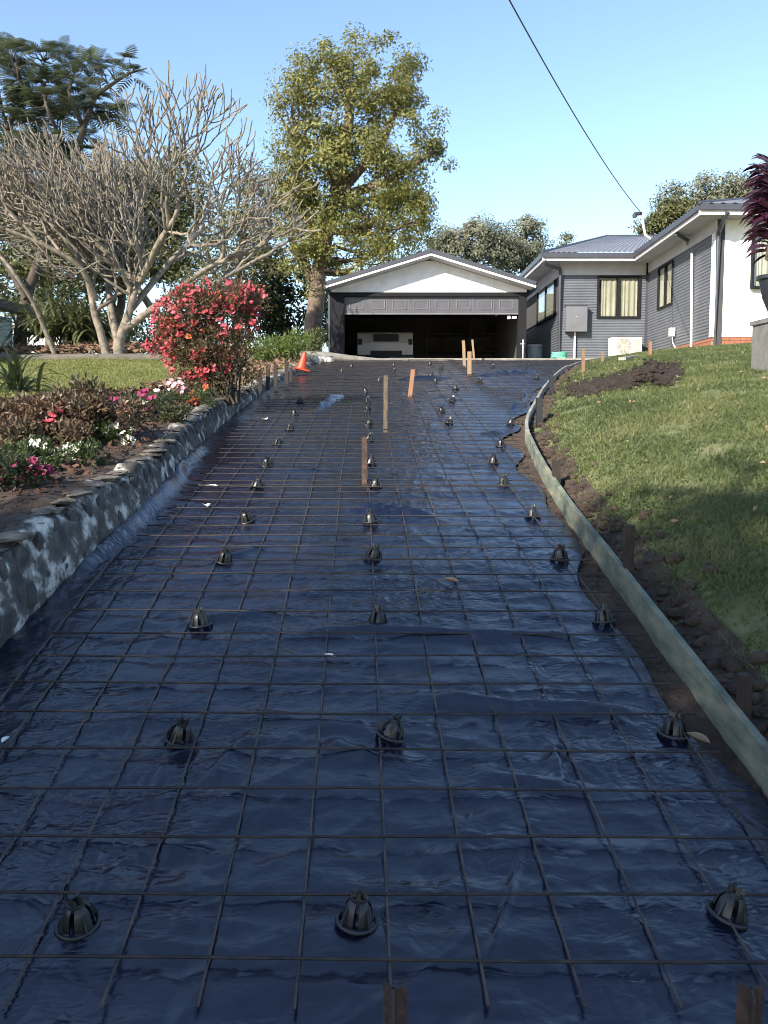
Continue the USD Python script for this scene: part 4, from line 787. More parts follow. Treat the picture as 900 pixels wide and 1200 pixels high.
# big tree behind the garage's left corner
tree('large_tree', 'tall yellow green broad tree rising behind the left corner of the garage', 29, [(385, 120, 62, 62), (440, 95, 60, 48), (470, 160, 50, 55), (365, 200, 52, 60), (420, 210, 62, 62), (350, 130, 30, 42), (505, 180, 28, 26), (400, 280, 60, 46), (455, 262, 45, 50), (480, 225, 26, 36), (350, 265, 36, 50), (345, 215, 30, 40), (405, 60, 30, 18), (370, 320, 26, 26), (468, 300, 36, 34), (488, 250, 24, 38), (440, 320, 40, 24)],
     [[(368, 418), (366, 385), (372, 340), (378, 290), (392, 230), (405, 170), (412, 110)], [(378, 290), (350, 235), (345, 170)], [(392, 230), (440, 180), (465, 130)], [(392, 230), (450, 215), (500, 182)], [(372, 340), (345, 290), (340, 250)]],
     leaf_yellowgreen, tree_bark, .14, .065, 540, 105, .30, 1, .36, limbs=110)
tree('dark_tree', 'dark glossy tree filling the gap between the azalea and the big trunk', 33, [(335, 350, 32, 40), (318, 330, 26, 40), (382, 372, 20, 36), (345, 395, 30, 22), (300, 370, 24, 36)], [[(330, 420), (331, 380), (328, 330)]], leaf_dark, dark_bark, .2, .1, 150, 60, .32, 2, .16, limbs=30)
gg = 'trees on the skyline behind garage and house'
tree('gum_tree', 'grey green gum on the skyline just right of the garage roof ridge', 48, [(545, 285, 34, 26), (585, 290, 30, 26), (525, 300, 26, 24), (560, 268, 20, 12), (515, 285, 16, 18)], [[(553, 420), (552, 340), (548, 290), (545, 262)]], leaf_gum, dark_bark, .22, .09, 130, 90, .40, 3, .3, gg)
tree('gum_tree', 'grey green gum above the right slope of the garage roof near the house', 50, [(615, 280, 24, 22), (600, 300, 28, 24), (632, 300, 16, 26), (618, 262, 12, 9)], [[(612, 420), (612, 340), (614, 285)]], leaf_gum, dark_bark, .22, .09, 105, 90, .40, 4, .3, gg)
tree('gum_tree', 'open grey gum rising behind the ridge of the house', 42, [(800, 232, 34, 16), (835, 222, 30, 14), (860, 228, 24, 22), (785, 250, 20, 12), (845, 245, 40, 20), (880, 232, 30, 26)], [[(830, 420), (830, 320), (826, 250), (832, 225)]], leaf_gum, dark_bark, .22, .09, 190, 48, .34, 5, .25, gg, limbs=60)
tree('gum_tree', 'small yellow green crown low behind the house roof by the riser', 40, [(790, 248, 16, 14), (770, 262, 12, 10), (757, 268, 9, 6)], [[(785, 420), (785, 320), (788, 250)]], leaf_olive, dark_bark, .22, .09, 60, 50, .3, 6, .2, gg, limbs=16)
tree('far_tree', 'tiny tree top poking above the left end of the house roof', 60, [(664, 280, 6, 4), (662, 288, 5, 4)], [[(664, 420), (664, 330), (664, 283)]], leaf_gum, dark_bark, .25, .1, 12, 40, .25, 7, .1, limbs=4)
bg = 'trees massed behind the frangipani'
tree('background_tree', 'olive tree standing behind the left side of the frangipani', 30, [(30, 270, 50, 55), (85, 300, 42, 50), (40, 215, 50, 36), (20, 335, 36, 36), (100, 245, 40, 40)], [[(58, 425), (58, 365), (58, 300), (56, 230)], [(58, 365), (84, 330), (92, 280)]], leaf_olive, frangi_bark, .19, .085, 360, 64, .36, 11, .20, bg, limbs=60)
tree('background_tree', 'olive tree behind the middle of the frangipani crown', 32, [(150, 250, 55, 60), (200, 230, 50, 50), (180, 300, 52, 32), (130, 320, 34, 28)], [[(140, 425), (138, 380), (146, 320), (160, 250)], [(138, 380), (128, 340), (120, 290)]], leaf_olive, dark_bark, .19, .085, 330, 64, .36, 12, .22, bg, limbs=60)
tree('background_tree', 'purple grey bare twigged tree between frangipani and big tree', 31, [(265, 290, 45, 50), (300, 250, 34, 60), (240, 330, 36, 26), (310, 320, 30, 30)], [[(275, 425), (276, 370), (280, 300), (290, 230)], [(276, 370), (250, 320), (235, 270)]], leaf_olive, dark_bark, .17, .08, 150, 46, .36, 13, .18, bg, limbs=90)
tree('round_tree', 'low leafy tree seen between the frangipani trunks', 27, [(95, 385, 26, 26), (75, 360, 22, 24), (160, 395, 24, 20), (205, 400, 30, 18)], [[(88, 425), (88, 390), (86, 360)]], leaf_dark, dark_bark, .17, .08, 90, 50, .26, 14, .1, limbs=20)

# feathery tree at the upper left
def frond(p, d, Ln, rng, m):
    d = d / np.linalg.norm(d); k = 9; t = np.linspace(0, 1, k); path = p + np.outer(t * Ln, d); path[:, 2] -= .35 * Ln * t ** 2
    side = np.cross(d, [0, 0, 1.0]); side /= np.linalg.norm(side) + 1e-9
    for i in range(1, k):
        w = .34 * Ln * math.sin(PI * (.18 + .78 * t[i])) ; f = (path[i] - path[i - 1]) * .55
        for s in (-1, 1):
            a = path[i]; e = a + side * s * w + f * 1.6 + [0, 0, -.14 * w]; m.add([a - f * .55, a - f * .5 + (e - a) * .6, e, a + f * .6 + (e - a) * .5, a + f * .55], [(0, 1, 4), (1, 3, 4), (1, 2, 3)])
rng = np.random.default_rng(31); JD = 21
T = thing('feathery_tree', 'dark feathery leaved tree spreading across the top left sky', 'tree', at(15, 425, JD))
lim = [[(15, 440), (30, 350), (62, 262), (84, 200), (98, 150), (112, 112), (150, 86), (172, 80)], [(84, 200), (70, 160), (55, 128), (48, 90), (52, 72)], [(62, 262), (25, 200), (8, 150), (-6, 85)], [(98, 150), (80, 110), (88, 80)], [(30, 350), (-10, 280), (-40, 200)], [(62, 262), (100, 225), (140, 195)], [(8, 150), (30, 110), (20, 80)]]
jt = []
for k, l in enumerate(lim):
    p = np.array([at(x, y, JD + (.8 * math.sin(i * 2.1 + k) if k else 0)) for i, (x, y) in enumerate(l)]); t = np.linspace(0, len(p) - 1, len(p) * 4); pp = np.stack([np.interp(t, np.arange(len(p)), p[:, c]) for c in range(3)], 1)
    part(T, 'trunk' if k == 0 else 'limb', MB().tube(pp, np.linspace(.16 if k == 0 else .07, .015, len(pp)), 7), dark_bark, smooth=True); jt += list(pp[3:])
jt = np.array(jt); fm = MB(); tw = MB()
C = blob_points([(40, 80, 48, 22), (110, 78, 36, 15), (155, 82, 28, 12), (20, 130, 44, 32), (75, 115, 46, 26), (118, 128, 34, 18), (30, 180, 44, 30), (10, 240, 36, 40), (85, 170, 34, 26), (60, 62, 22, 8), (0, 62, 24, 14)], 330, JD, rng, .2, .9)
for c in C:
    a = jt[np.argmin(np.linalg.norm(jt - c, axis=1) + .5 * np.maximum(jt[:, 2] - c[2], 0))]; tw.tube(branch_path(a, c, rng, 5), np.linspace(.02, .006, 5), 4, False); o = (c - a) / (np.linalg.norm(c - a) + .1)
    for q in range(rng.integers(3, 6)): frond(c, o * .6 + rng.normal(0, .6, 3) * [1, 1, .35] + [0, 0, .12], rng.uniform(.36, .60), rng, fm)
part(T, 'twigs', tw, dark_bark, kind='stuff'); part(T, 'crown', fm, leaf_blue)

# the bare frangipani
rng = np.random.default_rng(44); FD = 17.0
T = thing('frangipani_tree', 'leafless pale grey frangipani with dense forked stubby branches on the left', 'tree', at(130, 422, FD))
dc = at(190, 312, FD); dr = np.array([3.8, 2.8, 3.95])
def pix(l): return np.array([at(x, y, FD + (z[0] if z else 0)) for x, y, *z in l])
starts = []; mains = [([(127, 424), (117, 386), (111, 370), (104, 330), (92, 302)], .115, .085), ([(141, 424), (138, 402), (150, 372), (158, 340), (168, 310, .3)], .17, .10), ([(139, 402), (131, 372), (126, 335, .5), (132, 300, .9)], .12, .085), ([(196, 424, .8), (188, 378, .6), (165, 342, .4), (130, 300, .2), (96, 272, 0)], .13, .08),
    ([(66, 420, -.4), (52, 385, -.5), (38, 352, -.7), (18, 322, -.9)], .065, .05), ([(112, 350), (96, 312, -.4), (55, 288, -.7), (5, 268, -1)], .085, .06), ([(147, 386, 0), (200, 345, -.5), (245, 312, -.7), (285, 298, -.8)], .10, .06), ([(154, 362, .1), (200, 305, .8), (225, 280, 1.1)], .09, .07), ([(165, 330), (185, 285, -.6), (205, 255, -1)], .085, .07), ([(104, 330), (80, 280, .6), (65, 250, 1)], .08, .06), ([(132, 310, .8), (150, 262, 1.3), (160, 235, 1.6)], .08, .06), ([(188, 378, .6), (225, 350, 1.1), (265, 325, 1.5), (300, 305, 1.7)], .09, .06)]
for k, (l, ra, rb_) in enumerate(mains):
    p = pix(l); t = np.linspace(0, len(p) - 1, len(p) * 4); pp = np.stack([np.interp(t, np.arange(len(p)), p[:, c]) for c in range(3)], 1)
    for _ in range(2): pp[1:-1] = (pp[:-2] + pp[1:-1] * 2 + pp[2:]) / 4
    part(T, 'trunk' if k < 3 else 'limb', MB().tube(pp, .8 * np.interp(np.linspace(0, 1, len(pp)), [0, .6, 1], [ra, rb_, .05]), 9), frangi_bark, smooth=True)
    starts.append((pp[-1], unit(pp[-1] - pp[-5]), rb_)); starts += [(pp[i], unit(pp[i] - pp[i - 3] + rng.normal(0, .25, 3)), rb_ * .8) for i in range(len(pp) // 2, len(pp) - 2, 3)] if k not in (4,) else []
bm_ = MB(); tips = []
def grow(p, d, r, lev):
    e = (p - dc) / dr
    if lev > 6 or (e @ e > 1.0) or len(bm_.V) > 8500: tips.append((p, d)); return
    Ln = rng.uniform(.42, .85) * (.93 ** lev); k = 4; pts = [p]; dd = d.copy(); out = unit((p - dc) * [1, 1, .35] + 1e-6)
    for _ in range(k):
        dd = unit(dd + rng.normal(0, .17, 3) + np.array([0, 0, .03 + .025 * lev]) + out * .06); pts.append(pts[-1] + dd * Ln / k)
    r2 = max(r * .76, .0125); bm_.tube(pts, np.linspace(r, r2, k + 1), 5); n = 3 if rng.random() < .38 else 2
    ax = unit(np.cross(dd, rng.normal(size=3))); ph = rng.uniform(0, 2 * PI)
    for j in range(n):
        a = ph + j * 2 * PI / n; s = math.cos(a) * ax + math.sin(a) * np.cross(dd, ax); grow(pts[-1], unit(dd + s * rng.uniform(.5, .95) + out * .16), r2 * .9, lev + 1)
for k in rng.permutation(len(starts)):
    p, d, r = starts[k]; grow(p, d, min(r, .06) * .9, 1 if r > .055 else 2)
part(T, 'branches', bm_, frangi_bark, smooth=True)

# ------------------------------------------------------------------ flowers and shrubs
def flowers(C, rad, rng, petals=5, up=None):
    m = MB()
    for c in C:
        n = unit(rng.normal(0, .5, 3) + (np.array([-.25, -1.0, .7]) if up is None else up)); a = unit(np.cross(n, rng.normal(size=3))); b = np.cross(n, a); r = rad * rng.uniform(.7, 1.25); V = [c]
        for k in range(petals):
            t = 2 * PI * k / petals; d = math.cos(t) * a + math.sin(t) * b; q = -math.sin(t) * a + math.cos(t) * b
            V += [c + d * r * .55 + q * r * .46 + n * r * .28, c + d * r * .98 + q * r * .22 + n * r * .25, c + d * r * .98 - q * r * .22 + n * r * .25, c + d * r * .55 - q * r * .46 + n * r * .28]
        m.add(V, [(0, i + 1 + 4 * k, i + 2 + 4 * k) for k in range(petals) for i in range(3)])
    return m
def shrub(name, label, d, blobs, base_px, lm, nl, ll, lw, seed, stems=14, cat='shrub', fl=(), shell=.3, clus=None, sr=.012, group=None, H_=HL, stem_m=dark_bark):
    """fl: list of (name, blobs, count, radius, material)"""
    rng = np.random.default_rng(seed); b = onto(*base_px, H_) if d is None else at(*base_px, d); b[2] = float(H_(b[0], b[1])) if d is not None else b[2]; d = b[1] if d is None else d
    T = thing(name, label, cat, b, group); st = MB(); ends = blob_points(blobs, stems, d, rng, .5)
    for e in ends: st.tube(branch_path(b + rng.normal(0, .04, 3) * [1, 1, 0] - [0, 0, .03], e, rng, 6), np.linspace(sr, sr * .3, 6), 5)
    part(T, 'stems', st, stem_m)
    nc = clus or max(8, nl // 40); C = blob_points(blobs, nc, d, rng, shell); i = rng.integers(0, nc, nl); o = rng.normal(size=(nl, 3)); sp = .35 * np.mean([min(q[2], q[3]) for q in blobs]) * d / F
    P = C[i] + o * sp * .55; P[:, 2] = np.maximum(P[:, 2], H_(P[:, 0], P[:, 1]) + .01)
    part(T, 'foliage', leaf_mesh(P, unit(o) + rng.normal(0, .5, (nl, 3)) + [0, 0, .5], ll * rng.uniform(.6, 1.3, nl), lw * rng.uniform(.7, 1.2, nl), rng), lm)
    for nm, bl, cnt, rad, m_ in fl:
        cc = blob_points(bl, max(1, cnt // 7), d, rng, .75); j = rng.integers(0, len(cc), cnt); part(T, nm, flowers(cc[j] + rng.normal(0, rad * 1.1, (cnt, 3)), rad, rng), m_, kind='stuff')
    return T
ab = [(235, 385, 52, 44), (255, 350, 46, 24), (292, 355, 22, 22), (200, 400, 24, 20), (222, 365, 34, 28), (255, 415, 40, 34), (282, 400, 18, 30), (240, 440, 34, 22), (275, 445, 26, 18)]
shrub('azalea_shrub', 'large azalea covered in coral pink flowers at the end of the stone wall', 8.8, ab, (272, 474), leaf_azalea, 20000, .038, .016, 51, 60, sr=.014, clus=420,
      fl=(('pink_flowers', [(218, 372, 40, 34), (250, 345, 46, 18), (290, 350, 26, 16), (192, 402, 24, 18), (225, 400, 40, 28), (268, 375, 34, 26), (235, 425, 40, 22)], 2500, .020, pink_petal), ('coral_flowers', [(240, 380, 50, 40), (285, 366, 12, 10), (270, 402, 14, 8)], 160, .019, orange_petal)))
shrub('bronze_shrub', 'spreading low shrub with olive bronze leaves across the garden bed', None, [(92, 478, 46, 22), (40, 492, 48, 24), (130, 485, 40, 20), (70, 505, 60, 18), (8, 500, 30, 22), (105, 462, 18, 12), (60, 510, 56, 12, -.2), (20, 512, 34, 14, -.3)], (70, 522), leaf_bronze, 8000, .055, .024, 52, 40, sr=.008, clus=320, fl=(('red_flowers', [(90, 495, 60, 20)], 34, .02, pink_petal),))
shrub('magenta_azalea', 'dark low azalea with magenta flowers between bronze shrub and wall', None, [(165, 475, 36, 14), (190, 478, 22, 14), (150, 485, 20, 12)], (170, 496), leaf_dark, 2000, .035, .014, 53, 20, sr=.008, fl=(('magenta_flowers', [(160, 470, 30, 12), (182, 462, 14, 8)], 60, .020, magenta_petal),))
shrub('magenta_azalea', 'dark azalea with magenta flowers cut by the left frame edge', None, [(12, 546, 32, 18), (-15, 552, 30, 22), (32, 556, 20, 13)], (8, 580), leaf_dark, 2200, .034, .014, 54, 18, sr=.007, fl=(('magenta_flowers', [(36, 536, 12, 12), (5, 548, 16, 8), (50, 552, 10, 6)], 75, .020, magenta_petal),))
shrub('white_azalea', 'low green plant with white blooms behind the left azalea', None, [(60, 538, 36, 14), (95, 530, 28, 13), (112, 542, 20, 10), (32, 528, 34, 13)], (80, 552), leaf_azalea if False else mat('leaf_fresh', [(.05, .085, .02), (.09, .13, .035)], .5, 4, transl=.3, vary=.35), 2600, .036, .014, 55, 16, sr=.006,
      fl=(('white_flowers', [(57, 531, 5, 4)], 9, .026, white_petal), ('white_flowers', [(78, 527, 6, 4)], 10, .026, white_petal), ('white_flowers', [(90, 523, 6, 3)], 9, .025, white_petal), ('white_flowers', [(39, 522, 4, 3)], 4, .03, white_petal)))
shrub('white_azalea', 'small green plant with the biggest white blooms nearest the wall', None, [(120, 508, 28, 12), (140, 514, 22, 9), (100, 516, 26, 10)], (130, 524), MAT['leaf_fresh'], 1900, .036, .014, 56, 14, sr=.006, fl=(('white_flowers', [(130, 506, 7, 5)], 12, .030, white_petal), ('white_flowers', [(146, 511, 6, 5)], 10, .030, white_petal), ('white_flowers', [(159, 521, 5, 3)], 5, .034, white_petal)))
shrub('pale_pink_azalea', 'low loose plant with pale pink and orange blooms below the big azalea', None, [(215, 462, 26, 12), (195, 468, 20, 9), (235, 468, 20, 12)], (215, 480), MAT['leaf_fresh'], 1100, .034, .013, 57, 16, sr=.006, fl=(('pale_flowers', [(203, 452, 5, 4), (219, 456, 6, 5)], 14, .026, pale_petal), ('orange_flowers', [(232, 462, 16, 12), (240, 474, 12, 6)], 36, .017, orange_petal), ('white_flowers', [(187, 458, 4, 3)], 4, .022, white_petal)))
shrub('lime_bush', 'bright yellow green bush behind the pegs left of the cone', 15.6, [(320, 408, 22, 14), (345, 406, 16, 13), (300, 414, 16, 10), (362, 402, 10, 12)], (325, 428), leaf_lime, 2600, .10, .022, 58, 20, sr=.015, clus=120)
shrub('olive_bush', 'olive bush with dry twigs at the foot of the big tree', 19, [(372, 398, 16, 12), (355, 414, 14, 6)], (366, 420), leaf_olive, 900, .09, .035, 59, 12, sr=.012)
shrub('green_groundcover', 'low green cover plant in front of the magenta azalea by the wall', None, [(185, 492, 30, 7), (205, 482, 20, 8)], (185, 502), mat('leaf_cover', [(.05, .07, .022), (.10, .10, .035)], .5, 4, transl=.25, vary=.3), 1300, .03, .014, 60, 8, sr=.004)
def strap_clump(name, label, base, n, ln, w, m_, seed, cat='plant', stem=0, spread=.25, group=None, lift=1.0):
    rng = np.random.default_rng(seed); T = thing(name, label, cat, base, group); mb = MB()
    for i in range(n):
        a = rng.uniform(0, 2 * PI); tilt = rng.uniform(.15, 1.25); L_ = ln * rng.uniform(.6, 1.15); k = 6; p = base + np.array([rng.normal(0, spread), rng.normal(0, spread), stem * rng.uniform(.7, 1)]); d = np.array([math.cos(a) * math.sin(tilt), math.sin(a) * math.sin(tilt), math.cos(tilt) * lift]); pts = [p]
        for j in range(k - 1): d = unit(d + [0, 0, -.16 - .10 * j]); pts.append(pts[-1] + d * L_ / (k - 1))
        pts = np.array(pts); s = unit(np.cross(pts[-1] - pts[0], [0, 0, 1.0])); ww = w * np.array([.5, .9, 1, .9, .6, .05]); V = np.stack([pts - s * ww[:, None] / 2, pts + [0, 0, -.15 * w], pts + s * ww[:, None] / 2], 1); mb.tm(grid_mesh(V))
    part(T, 'strap_leaves', mb, m_, smooth=True)
    return T
sg = 'strap leaved clumps under the frangipani'
for i, (px, d, ln, lab) in enumerate(((58, 19.0, 1.1, 'leftmost strap leaved clump below the frangipani beside the veranda post'), (78, 18.6, 1.2, 'tall strap leaved clump second from the left under the frangipani'), (98, 18.8, 1.2, 'strap leaved clump just left of the leaning frangipani trunk'), (112, 19.6, 1.0, 'shaded strap leaved clump behind the leaning frangipani trunk'))):
    p = at(px, 424, d); p[2] = float(HL(p[0], p[1])); strap_clump('strap_plant', lab, p, 120, ln, .07, leaf_strap, 70 + i, group=sg, stem=.5, spread=.28)
p = onto(8, 462, HL); p[1] += .3; strap_clump('spiky_plant', 'dark spiky plant on the lawn at the left frame edge', p, 46, .62, .045, leaf_dark, 77, spread=.06, lift=1.3)
# purple cordyline in a dark urn on a grey block at the right frame edge
cb = at(907, 430, 9.0); cb[2] = float(HR(cb[0], cb[1])); cx, cy = cb[0], cb[1]
B_ = thing('pedestal', 'square grey block pedestal on the lawn at the right frame edge', 'pedestal', cb); zt = at(900, 374, 9.0)[2]
part(B_, 'block', MB().box((cx - .14, cy - .14, cb[2] - .1), (cx + .26, cy + .26, zt - .05)), block_grey); part(B_, 'block_cap', MB().box((cx - .16, cy - .16, zt - .049), (cx + .28, cy + .28, zt)), block_grey)
cx -= .06; U = thing('plant_urn', 'dark glazed urn standing on the grey block', 'urn', (cx + .09, cy + .06, zt)); hu = at(900, 322, 9.0)[2] - zt
part(U, 'urn_body', MB().lathe([(.10, 0), (.08, .04), (.09, hu * .2), (.15, hu * .5), (.185, hu * .85), (.19, hu * .93), (.17, hu * .93), (.16, hu * .8)], (cx + .09, cy + .06, zt), 24), pot_glaze, smooth=40); part(U, 'urn_rim', MB().lathe([(.187, hu * .9), (.22, hu * .92), (.22, hu), (.175, hu), (.17, hu * .93)], (cx + .09, cy + .06, zt), 24), pot_glaze, smooth=40)
part(U, 'potting_soil', MB().lathe([(0, hu * .9), (.168, hu * .9)], (cx + .09, cy + .06, zt), 20), soil)
rng = np.random.default_rng(81); tb = np.array([cx + .09, cy + .06, zt + hu * .88]); T = thing('cordyline', 'dark purple cordyline with arching leaves growing in the urn', 'plant', tb); tops = []
for k in range(4):
    e = tb + [rng.normal(0, .10) - .03, rng.normal(0, .12), .6 + .22 * k]; part(T, 'stem', MB().tube(branch_path(tb, e, rng, 7), .016, 6), dark_bark, smooth=True); tops.append(e)
lf = MB()
for k, e in enumerate(tops):
    for i in range(80):
        a = rng.uniform(0, 2 * PI); p = e + [0, 0, rng.uniform(-.36, .06)]; tilt = rng.uniform(.35, 1.3); d = np.array([math.cos(a) * math.sin(tilt), math.sin(a) * math.sin(tilt), math.cos(tilt)]); L_ = rng.uniform(.26, .44); pts = [p]
        for j in range(5): d = unit(d + [0, 0, -.17 - .06 * j]); pts.append(pts[-1] + d * L_ / 5)
        pts = np.array(pts); s = unit(np.cross(d, rng.normal(size=3))); ww = np.array([.012, .035, .05, .048, .03, .002]); lf.tm(grid_mesh(np.stack([pts - s * ww[:, None] / 2, pts - [0, 0, .006], pts + s * ww[:, None] / 2], 1)))
part(T, 'strap_leaves', lf, leaf_purple, smooth=True)

# ------------------------------------------------------------------ house at the left edge
hx = at(12.5, 400, 20)[0]; hzb = float(D(20)); e1, e0 = at(43, 369.5, 20.8), at(0, 347, 20.0)
T = thing('weatherboard_house', 'pale green weatherboard house corner with dark eave at the left edge', 'house', (hx, 20, hzb))
ztop = at(10, 372, 20)[2]
for i in range(int((ztop - hzb + .3) / .16)):
    z = hzb - .3 + i * .16; part(T, 'weatherboard', MB().hexa([(hx - .02, 13, z), (hx + .022, 13, z), (hx + .022, 20, z), (hx - .02, 20, z)], [(hx - .02, 13, z + .158), (hx + .004, 13, z + .158), (hx + .004, 20, z + .158), (hx - .02, 20, z + .158)]), weatherboard)
part(T, 'corner_stop', MB().box((hx - .03, 20.002, hzb - .3), (hx + .035, 20.06, ztop)), white_paint)
part(T, 'rear_wall', MB().box((hx - 4, 20.0, hzb - .3), (hx - .031, 20.05, ztop)), weatherboard)
ro = MB(); ex = e1[0]; zr = e1[2]
ro.hexa([(ex, 12.5, zr), (ex, 21.6, zr), (hx - 4, 21.6, zr + 1.3), (hx - 4, 12.5, zr + 1.3)], [(ex, 12.5, zr + .12), (ex, 21.6, zr + .12), (hx - 4, 21.6, zr + 1.42), (hx - 4, 12.5, zr + 1.42)]); part(T, 'roof', ro, eave_dark)
part(T, 'fascia', MB().box((ex + .002, 12.5, zr - .05), (ex + .04, 21.62, zr + .15)), eave_dark); part(T, 'lining', MB().box((hx - .01, 12.6, zr - .03), (ex, 21.55, zr - .005)), eave_dark)
vp = at(29, 400, 21.3); part(T, 'veranda_post', MB().box((vp[0] - .05, 21.25, hzb - .2), (vp[0] + .05, 21.35, zr - .032)), eave_dark)
part(T, 'veranda_rail', MB().box((hx + .05, 21.27, hzb + .85), (vp[0] - .052, 21.33, hzb + .93)), eave_dark)
fp = at(45, 385, 34); single('white_shed', MB().box((fp[0] - 2.2, 34, 1.8), (fp[0] + .9, 37, fp[2] + .1)).box((fp[0] - 2.4, 33.8, fp[2] + .1), (fp[0] + 1.1, 37.2, fp[2] + .2)), white_paint, 'white shed seen past the veranda post of the left house', 'shed')
# grey kerb strip and leaf mound at the back of the left lawn
xs = np.linspace(-12, -2.6, 40); P = np.array([[(x, 16.0, float(HL(x, 16.0)) + .06), (x, 16.02, float(HL(x, 16.02)) + .09), (x, 16.75, float(HL(x, 16.75)) + .09), (x, 16.78, float(HL(x, 16.78)) - .05)] for x in xs]); P = np.concatenate([P[:, :1] - [0, 0, .2], P], 1)
single('garden_path', grid_mesh(P), mat('grey_path', [(.06, .055, .047), (.13, .12, .10)], .95, 5, bump=.5, bscale=60), kind='structure', smooth=25)
rng = np.random.default_rng(91); n = 4200; x = rng.uniform(-11, -1.9, n); y = 17.0 + 3.4 * rng.uniform(0, 1, n); z = HL(x, y) + rng.uniform(.01, .09, n) + .08 * np.exp(-((x + 6.2) / 1.6) ** 2)
P = np.stack([x, y, z], 1); single('leaf_litter', leaf_mesh(P, rng.normal(0, 1, (n, 3)) * [1, 1, .35], rng.uniform(.08, .2, n), rng.uniform(.04, .09, n), rng), litter, 'dry brown leaf litter under the frangipani', 'leaf litter', kind='stuff')
n = 1500; y = rng.uniform(10.5, 16, n); x = L(y) - .2 - rng.uniform(0, 1.3, n); P = np.stack([x, y, HL(x, y) + rng.uniform(.0, .05, n)], 1); single('bank_litter', leaf_mesh(P, rng.normal(0, 1, (n, 3)) * [1, 1, .35], rng.uniform(.05, .14, n), rng.uniform(.03, .06, n), rng), litter, 'dry leaves on the bank behind the pegs', 'leaf litter', kind='stuff')
# bark chips on the garden bed
n = 11000; y = 2.2 + 8 * rng.uniform(0, 1, n) ** 1.2; w = rng.uniform(0, 1, n); x = L(y) - .22 - w * (bed_w(y) - .2); P = np.stack([x, y, HL(x, y) + .03 + rng.uniform(0, .05, n)], 1)
k = meshkit.fbm(P * [6, 6, 0], 4, 7) - .5; P[:, 2] += .06 * k
single('bark_chips', leaf_mesh(P, rng.normal(0, 1, (n, 3)) * [1, 1, .5], rng.uniform(.02, .06, n) * (1 + y * .04), rng.uniform(.012, .03, n) * (1 + y * .04), rng, .1), bark_mulch, 'dark brown bark chips covering the garden bed', 'mulch', kind='stuff')
# grass
def blades(P, h, w, rng, lean=.8):
    n = len(P); d = rng.normal(0, lean, (n, 3)) * [1, 1, 0] + [0, 0, 1]; d = unit(d); a = rng.uniform(0, 2 * PI, n); s = np.stack([np.cos(a), np.sin(a), 0 * a], 1); h = h[:, None]; w = w[:, None]
    V = np.stack([P - s * w / 2, P + s * w / 2, P + d * h], 1).reshape(-1, 3); return V, np.arange(n * 3).reshape(-1, 3)
n = 420000; y = 1.3 + 16.2 * rng.uniform(0, 1, n) ** 1.35; w = rng.uniform(0, 1, n) ** .9 * np.minimum(7.5, 1.2 + y * .62); x = R(y) + .06 + w
dens = meshkit.fbm(np.stack([x * 2.2, y * 2.2, 0 * x], 1), 4, 17); keep = (rng.uniform(0, 1, n) < np.clip((w - .0 - .17 * meshkit.fbm(np.stack([x * 3, y * 3, 0 * x], 1), 3, 5)) / .08, .02, 1) * np.clip((dens - .28) / .16, .12, 1))
x, y = x[keep], y[keep]; P = np.stack([x, y, HR(x, y) + .0], 1); sc = 1 + y * .09
single('lawn_grass', blades(P, rng.uniform(.018, .046, len(x)) * (1 + y * .015), .0055 * sc * 1.5, rng, 1.0), grass_blade, 'short green grass of the sloping right lawn', 'grass', kind='stuff')
n = 90000; y = 7.5 + 8.5 * rng.uniform(0, 1, n); x = L(y) - .3 - rng.uniform(0, 1, n) * (1.2 + y * .55); bw = bed_w(y); keep = (L(y) - .12 - x) > bw - .1; x, y = x[keep], y[keep]; P = np.stack([x, y, HL(x, y)], 1)
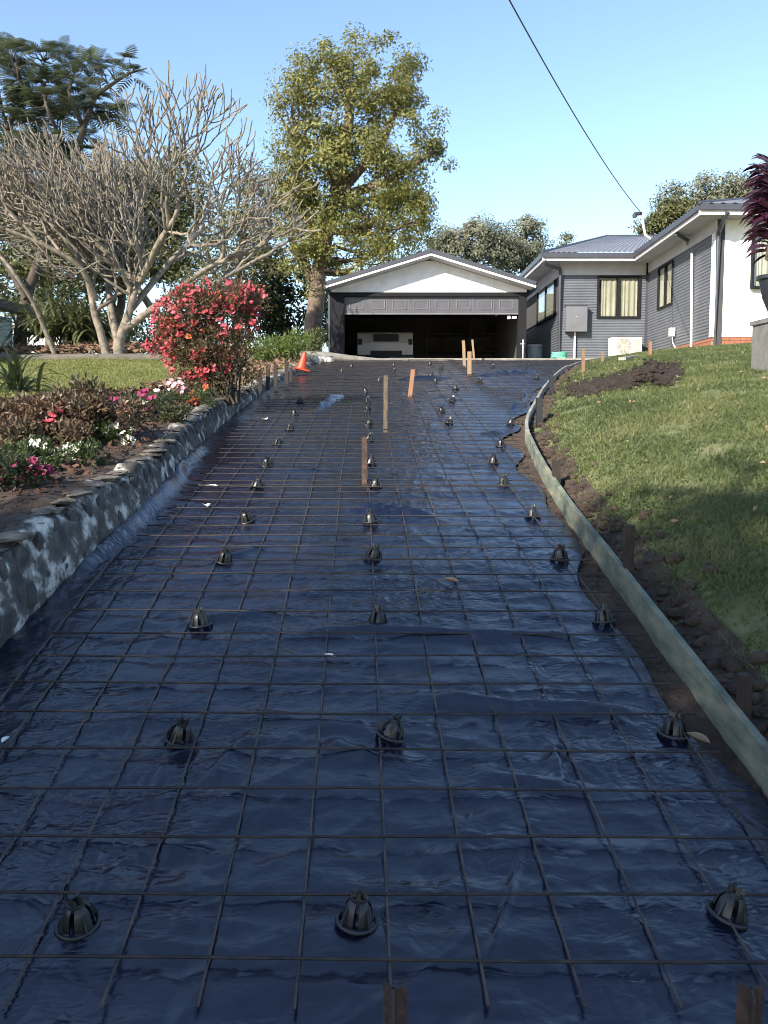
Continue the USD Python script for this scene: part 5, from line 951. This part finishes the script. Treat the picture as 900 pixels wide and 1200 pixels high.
single('left_lawn_grass', blades(P, rng.uniform(.02, .045, len(x)), .014 + 0 * x, rng, .9), sun_grass, 'sunny short grass of the left lawn', 'grass', kind='stuff')
n = 260; y = rng.uniform(4, 15, n); x = R(y) + .4 + rng.uniform(0, 3.5, n); P = np.stack([x, y, HR(x, y) + .03], 1); single('lawn_leaves', leaf_mesh(P, rng.normal(0, 1, (n, 3)) * [1, 1, .3], rng.uniform(.02, .05, n), rng.uniform(.015, .03, n), rng), dry_leaf, 'small fallen leaves dotted over the right lawn', 'leaves', kind='stuff')

# ------------------------------------------------------------------ trees across the street behind the viewer, whose shade falls over the lower drive
def shade_tree(c, r, h, seed, label):
    rng = np.random.default_rng(seed); g = float(D(c[1])); b = np.array([c[0], c[1], g]); T = thing('street_tree', label, 'tree', b)
    top = b + [0, 0, h]; part(T, 'trunk', MB().tube(np.array([b - [0, 0, .3], b + [.1, 0, h * .3], b + [0, .1, h * .6], top]), [.3, .24, .18, .08], 9), tree_bark, smooth=True)
    nc = 150; v = unit(rng.normal(size=(nc, 3))) * (rng.uniform(.1, 1, (nc, 1)) ** (1 / 3)); C = top + v * [r, r, r * .75]; br = MB()
    for q in C[:40]: br.tube(branch_path(b + [0, 0, h * rng.uniform(.45, .8)], q, rng), np.linspace(.08, .015, 6), 5)
    part(T, 'branches', br, tree_bark); i = np.repeat(np.arange(nc), 55); o = rng.normal(size=(len(i), 3)); part(T, 'crown', leaf_mesh(C[i] + o * .42, o + rng.normal(0, .5, o.shape), rng.uniform(.2, .36, len(i)), rng.uniform(.12, .2, len(i)), rng), leaf_dark)
for i, (c, r, h, lab) in enumerate((((-11.8, -10.4), 3.4, 9.2, 'leftmost broad tree behind the viewpoint'), ((-7.6, -10.2), 3.6, 9.2, 'second broad tree behind the viewpoint shading the drive'), ((-2.2, -11.2), 3.8, 9.8, 'third broad tree behind the viewpoint shading the lawn'), ((-10, -13.5), 4.2, 11, 'tall tree farther behind the viewpoint to the left'), ((-4, -14), 4.2, 11, 'tall tree farther behind the viewpoint in the middle'))):
    shade_tree(c, r, h, 200 + i, lab)
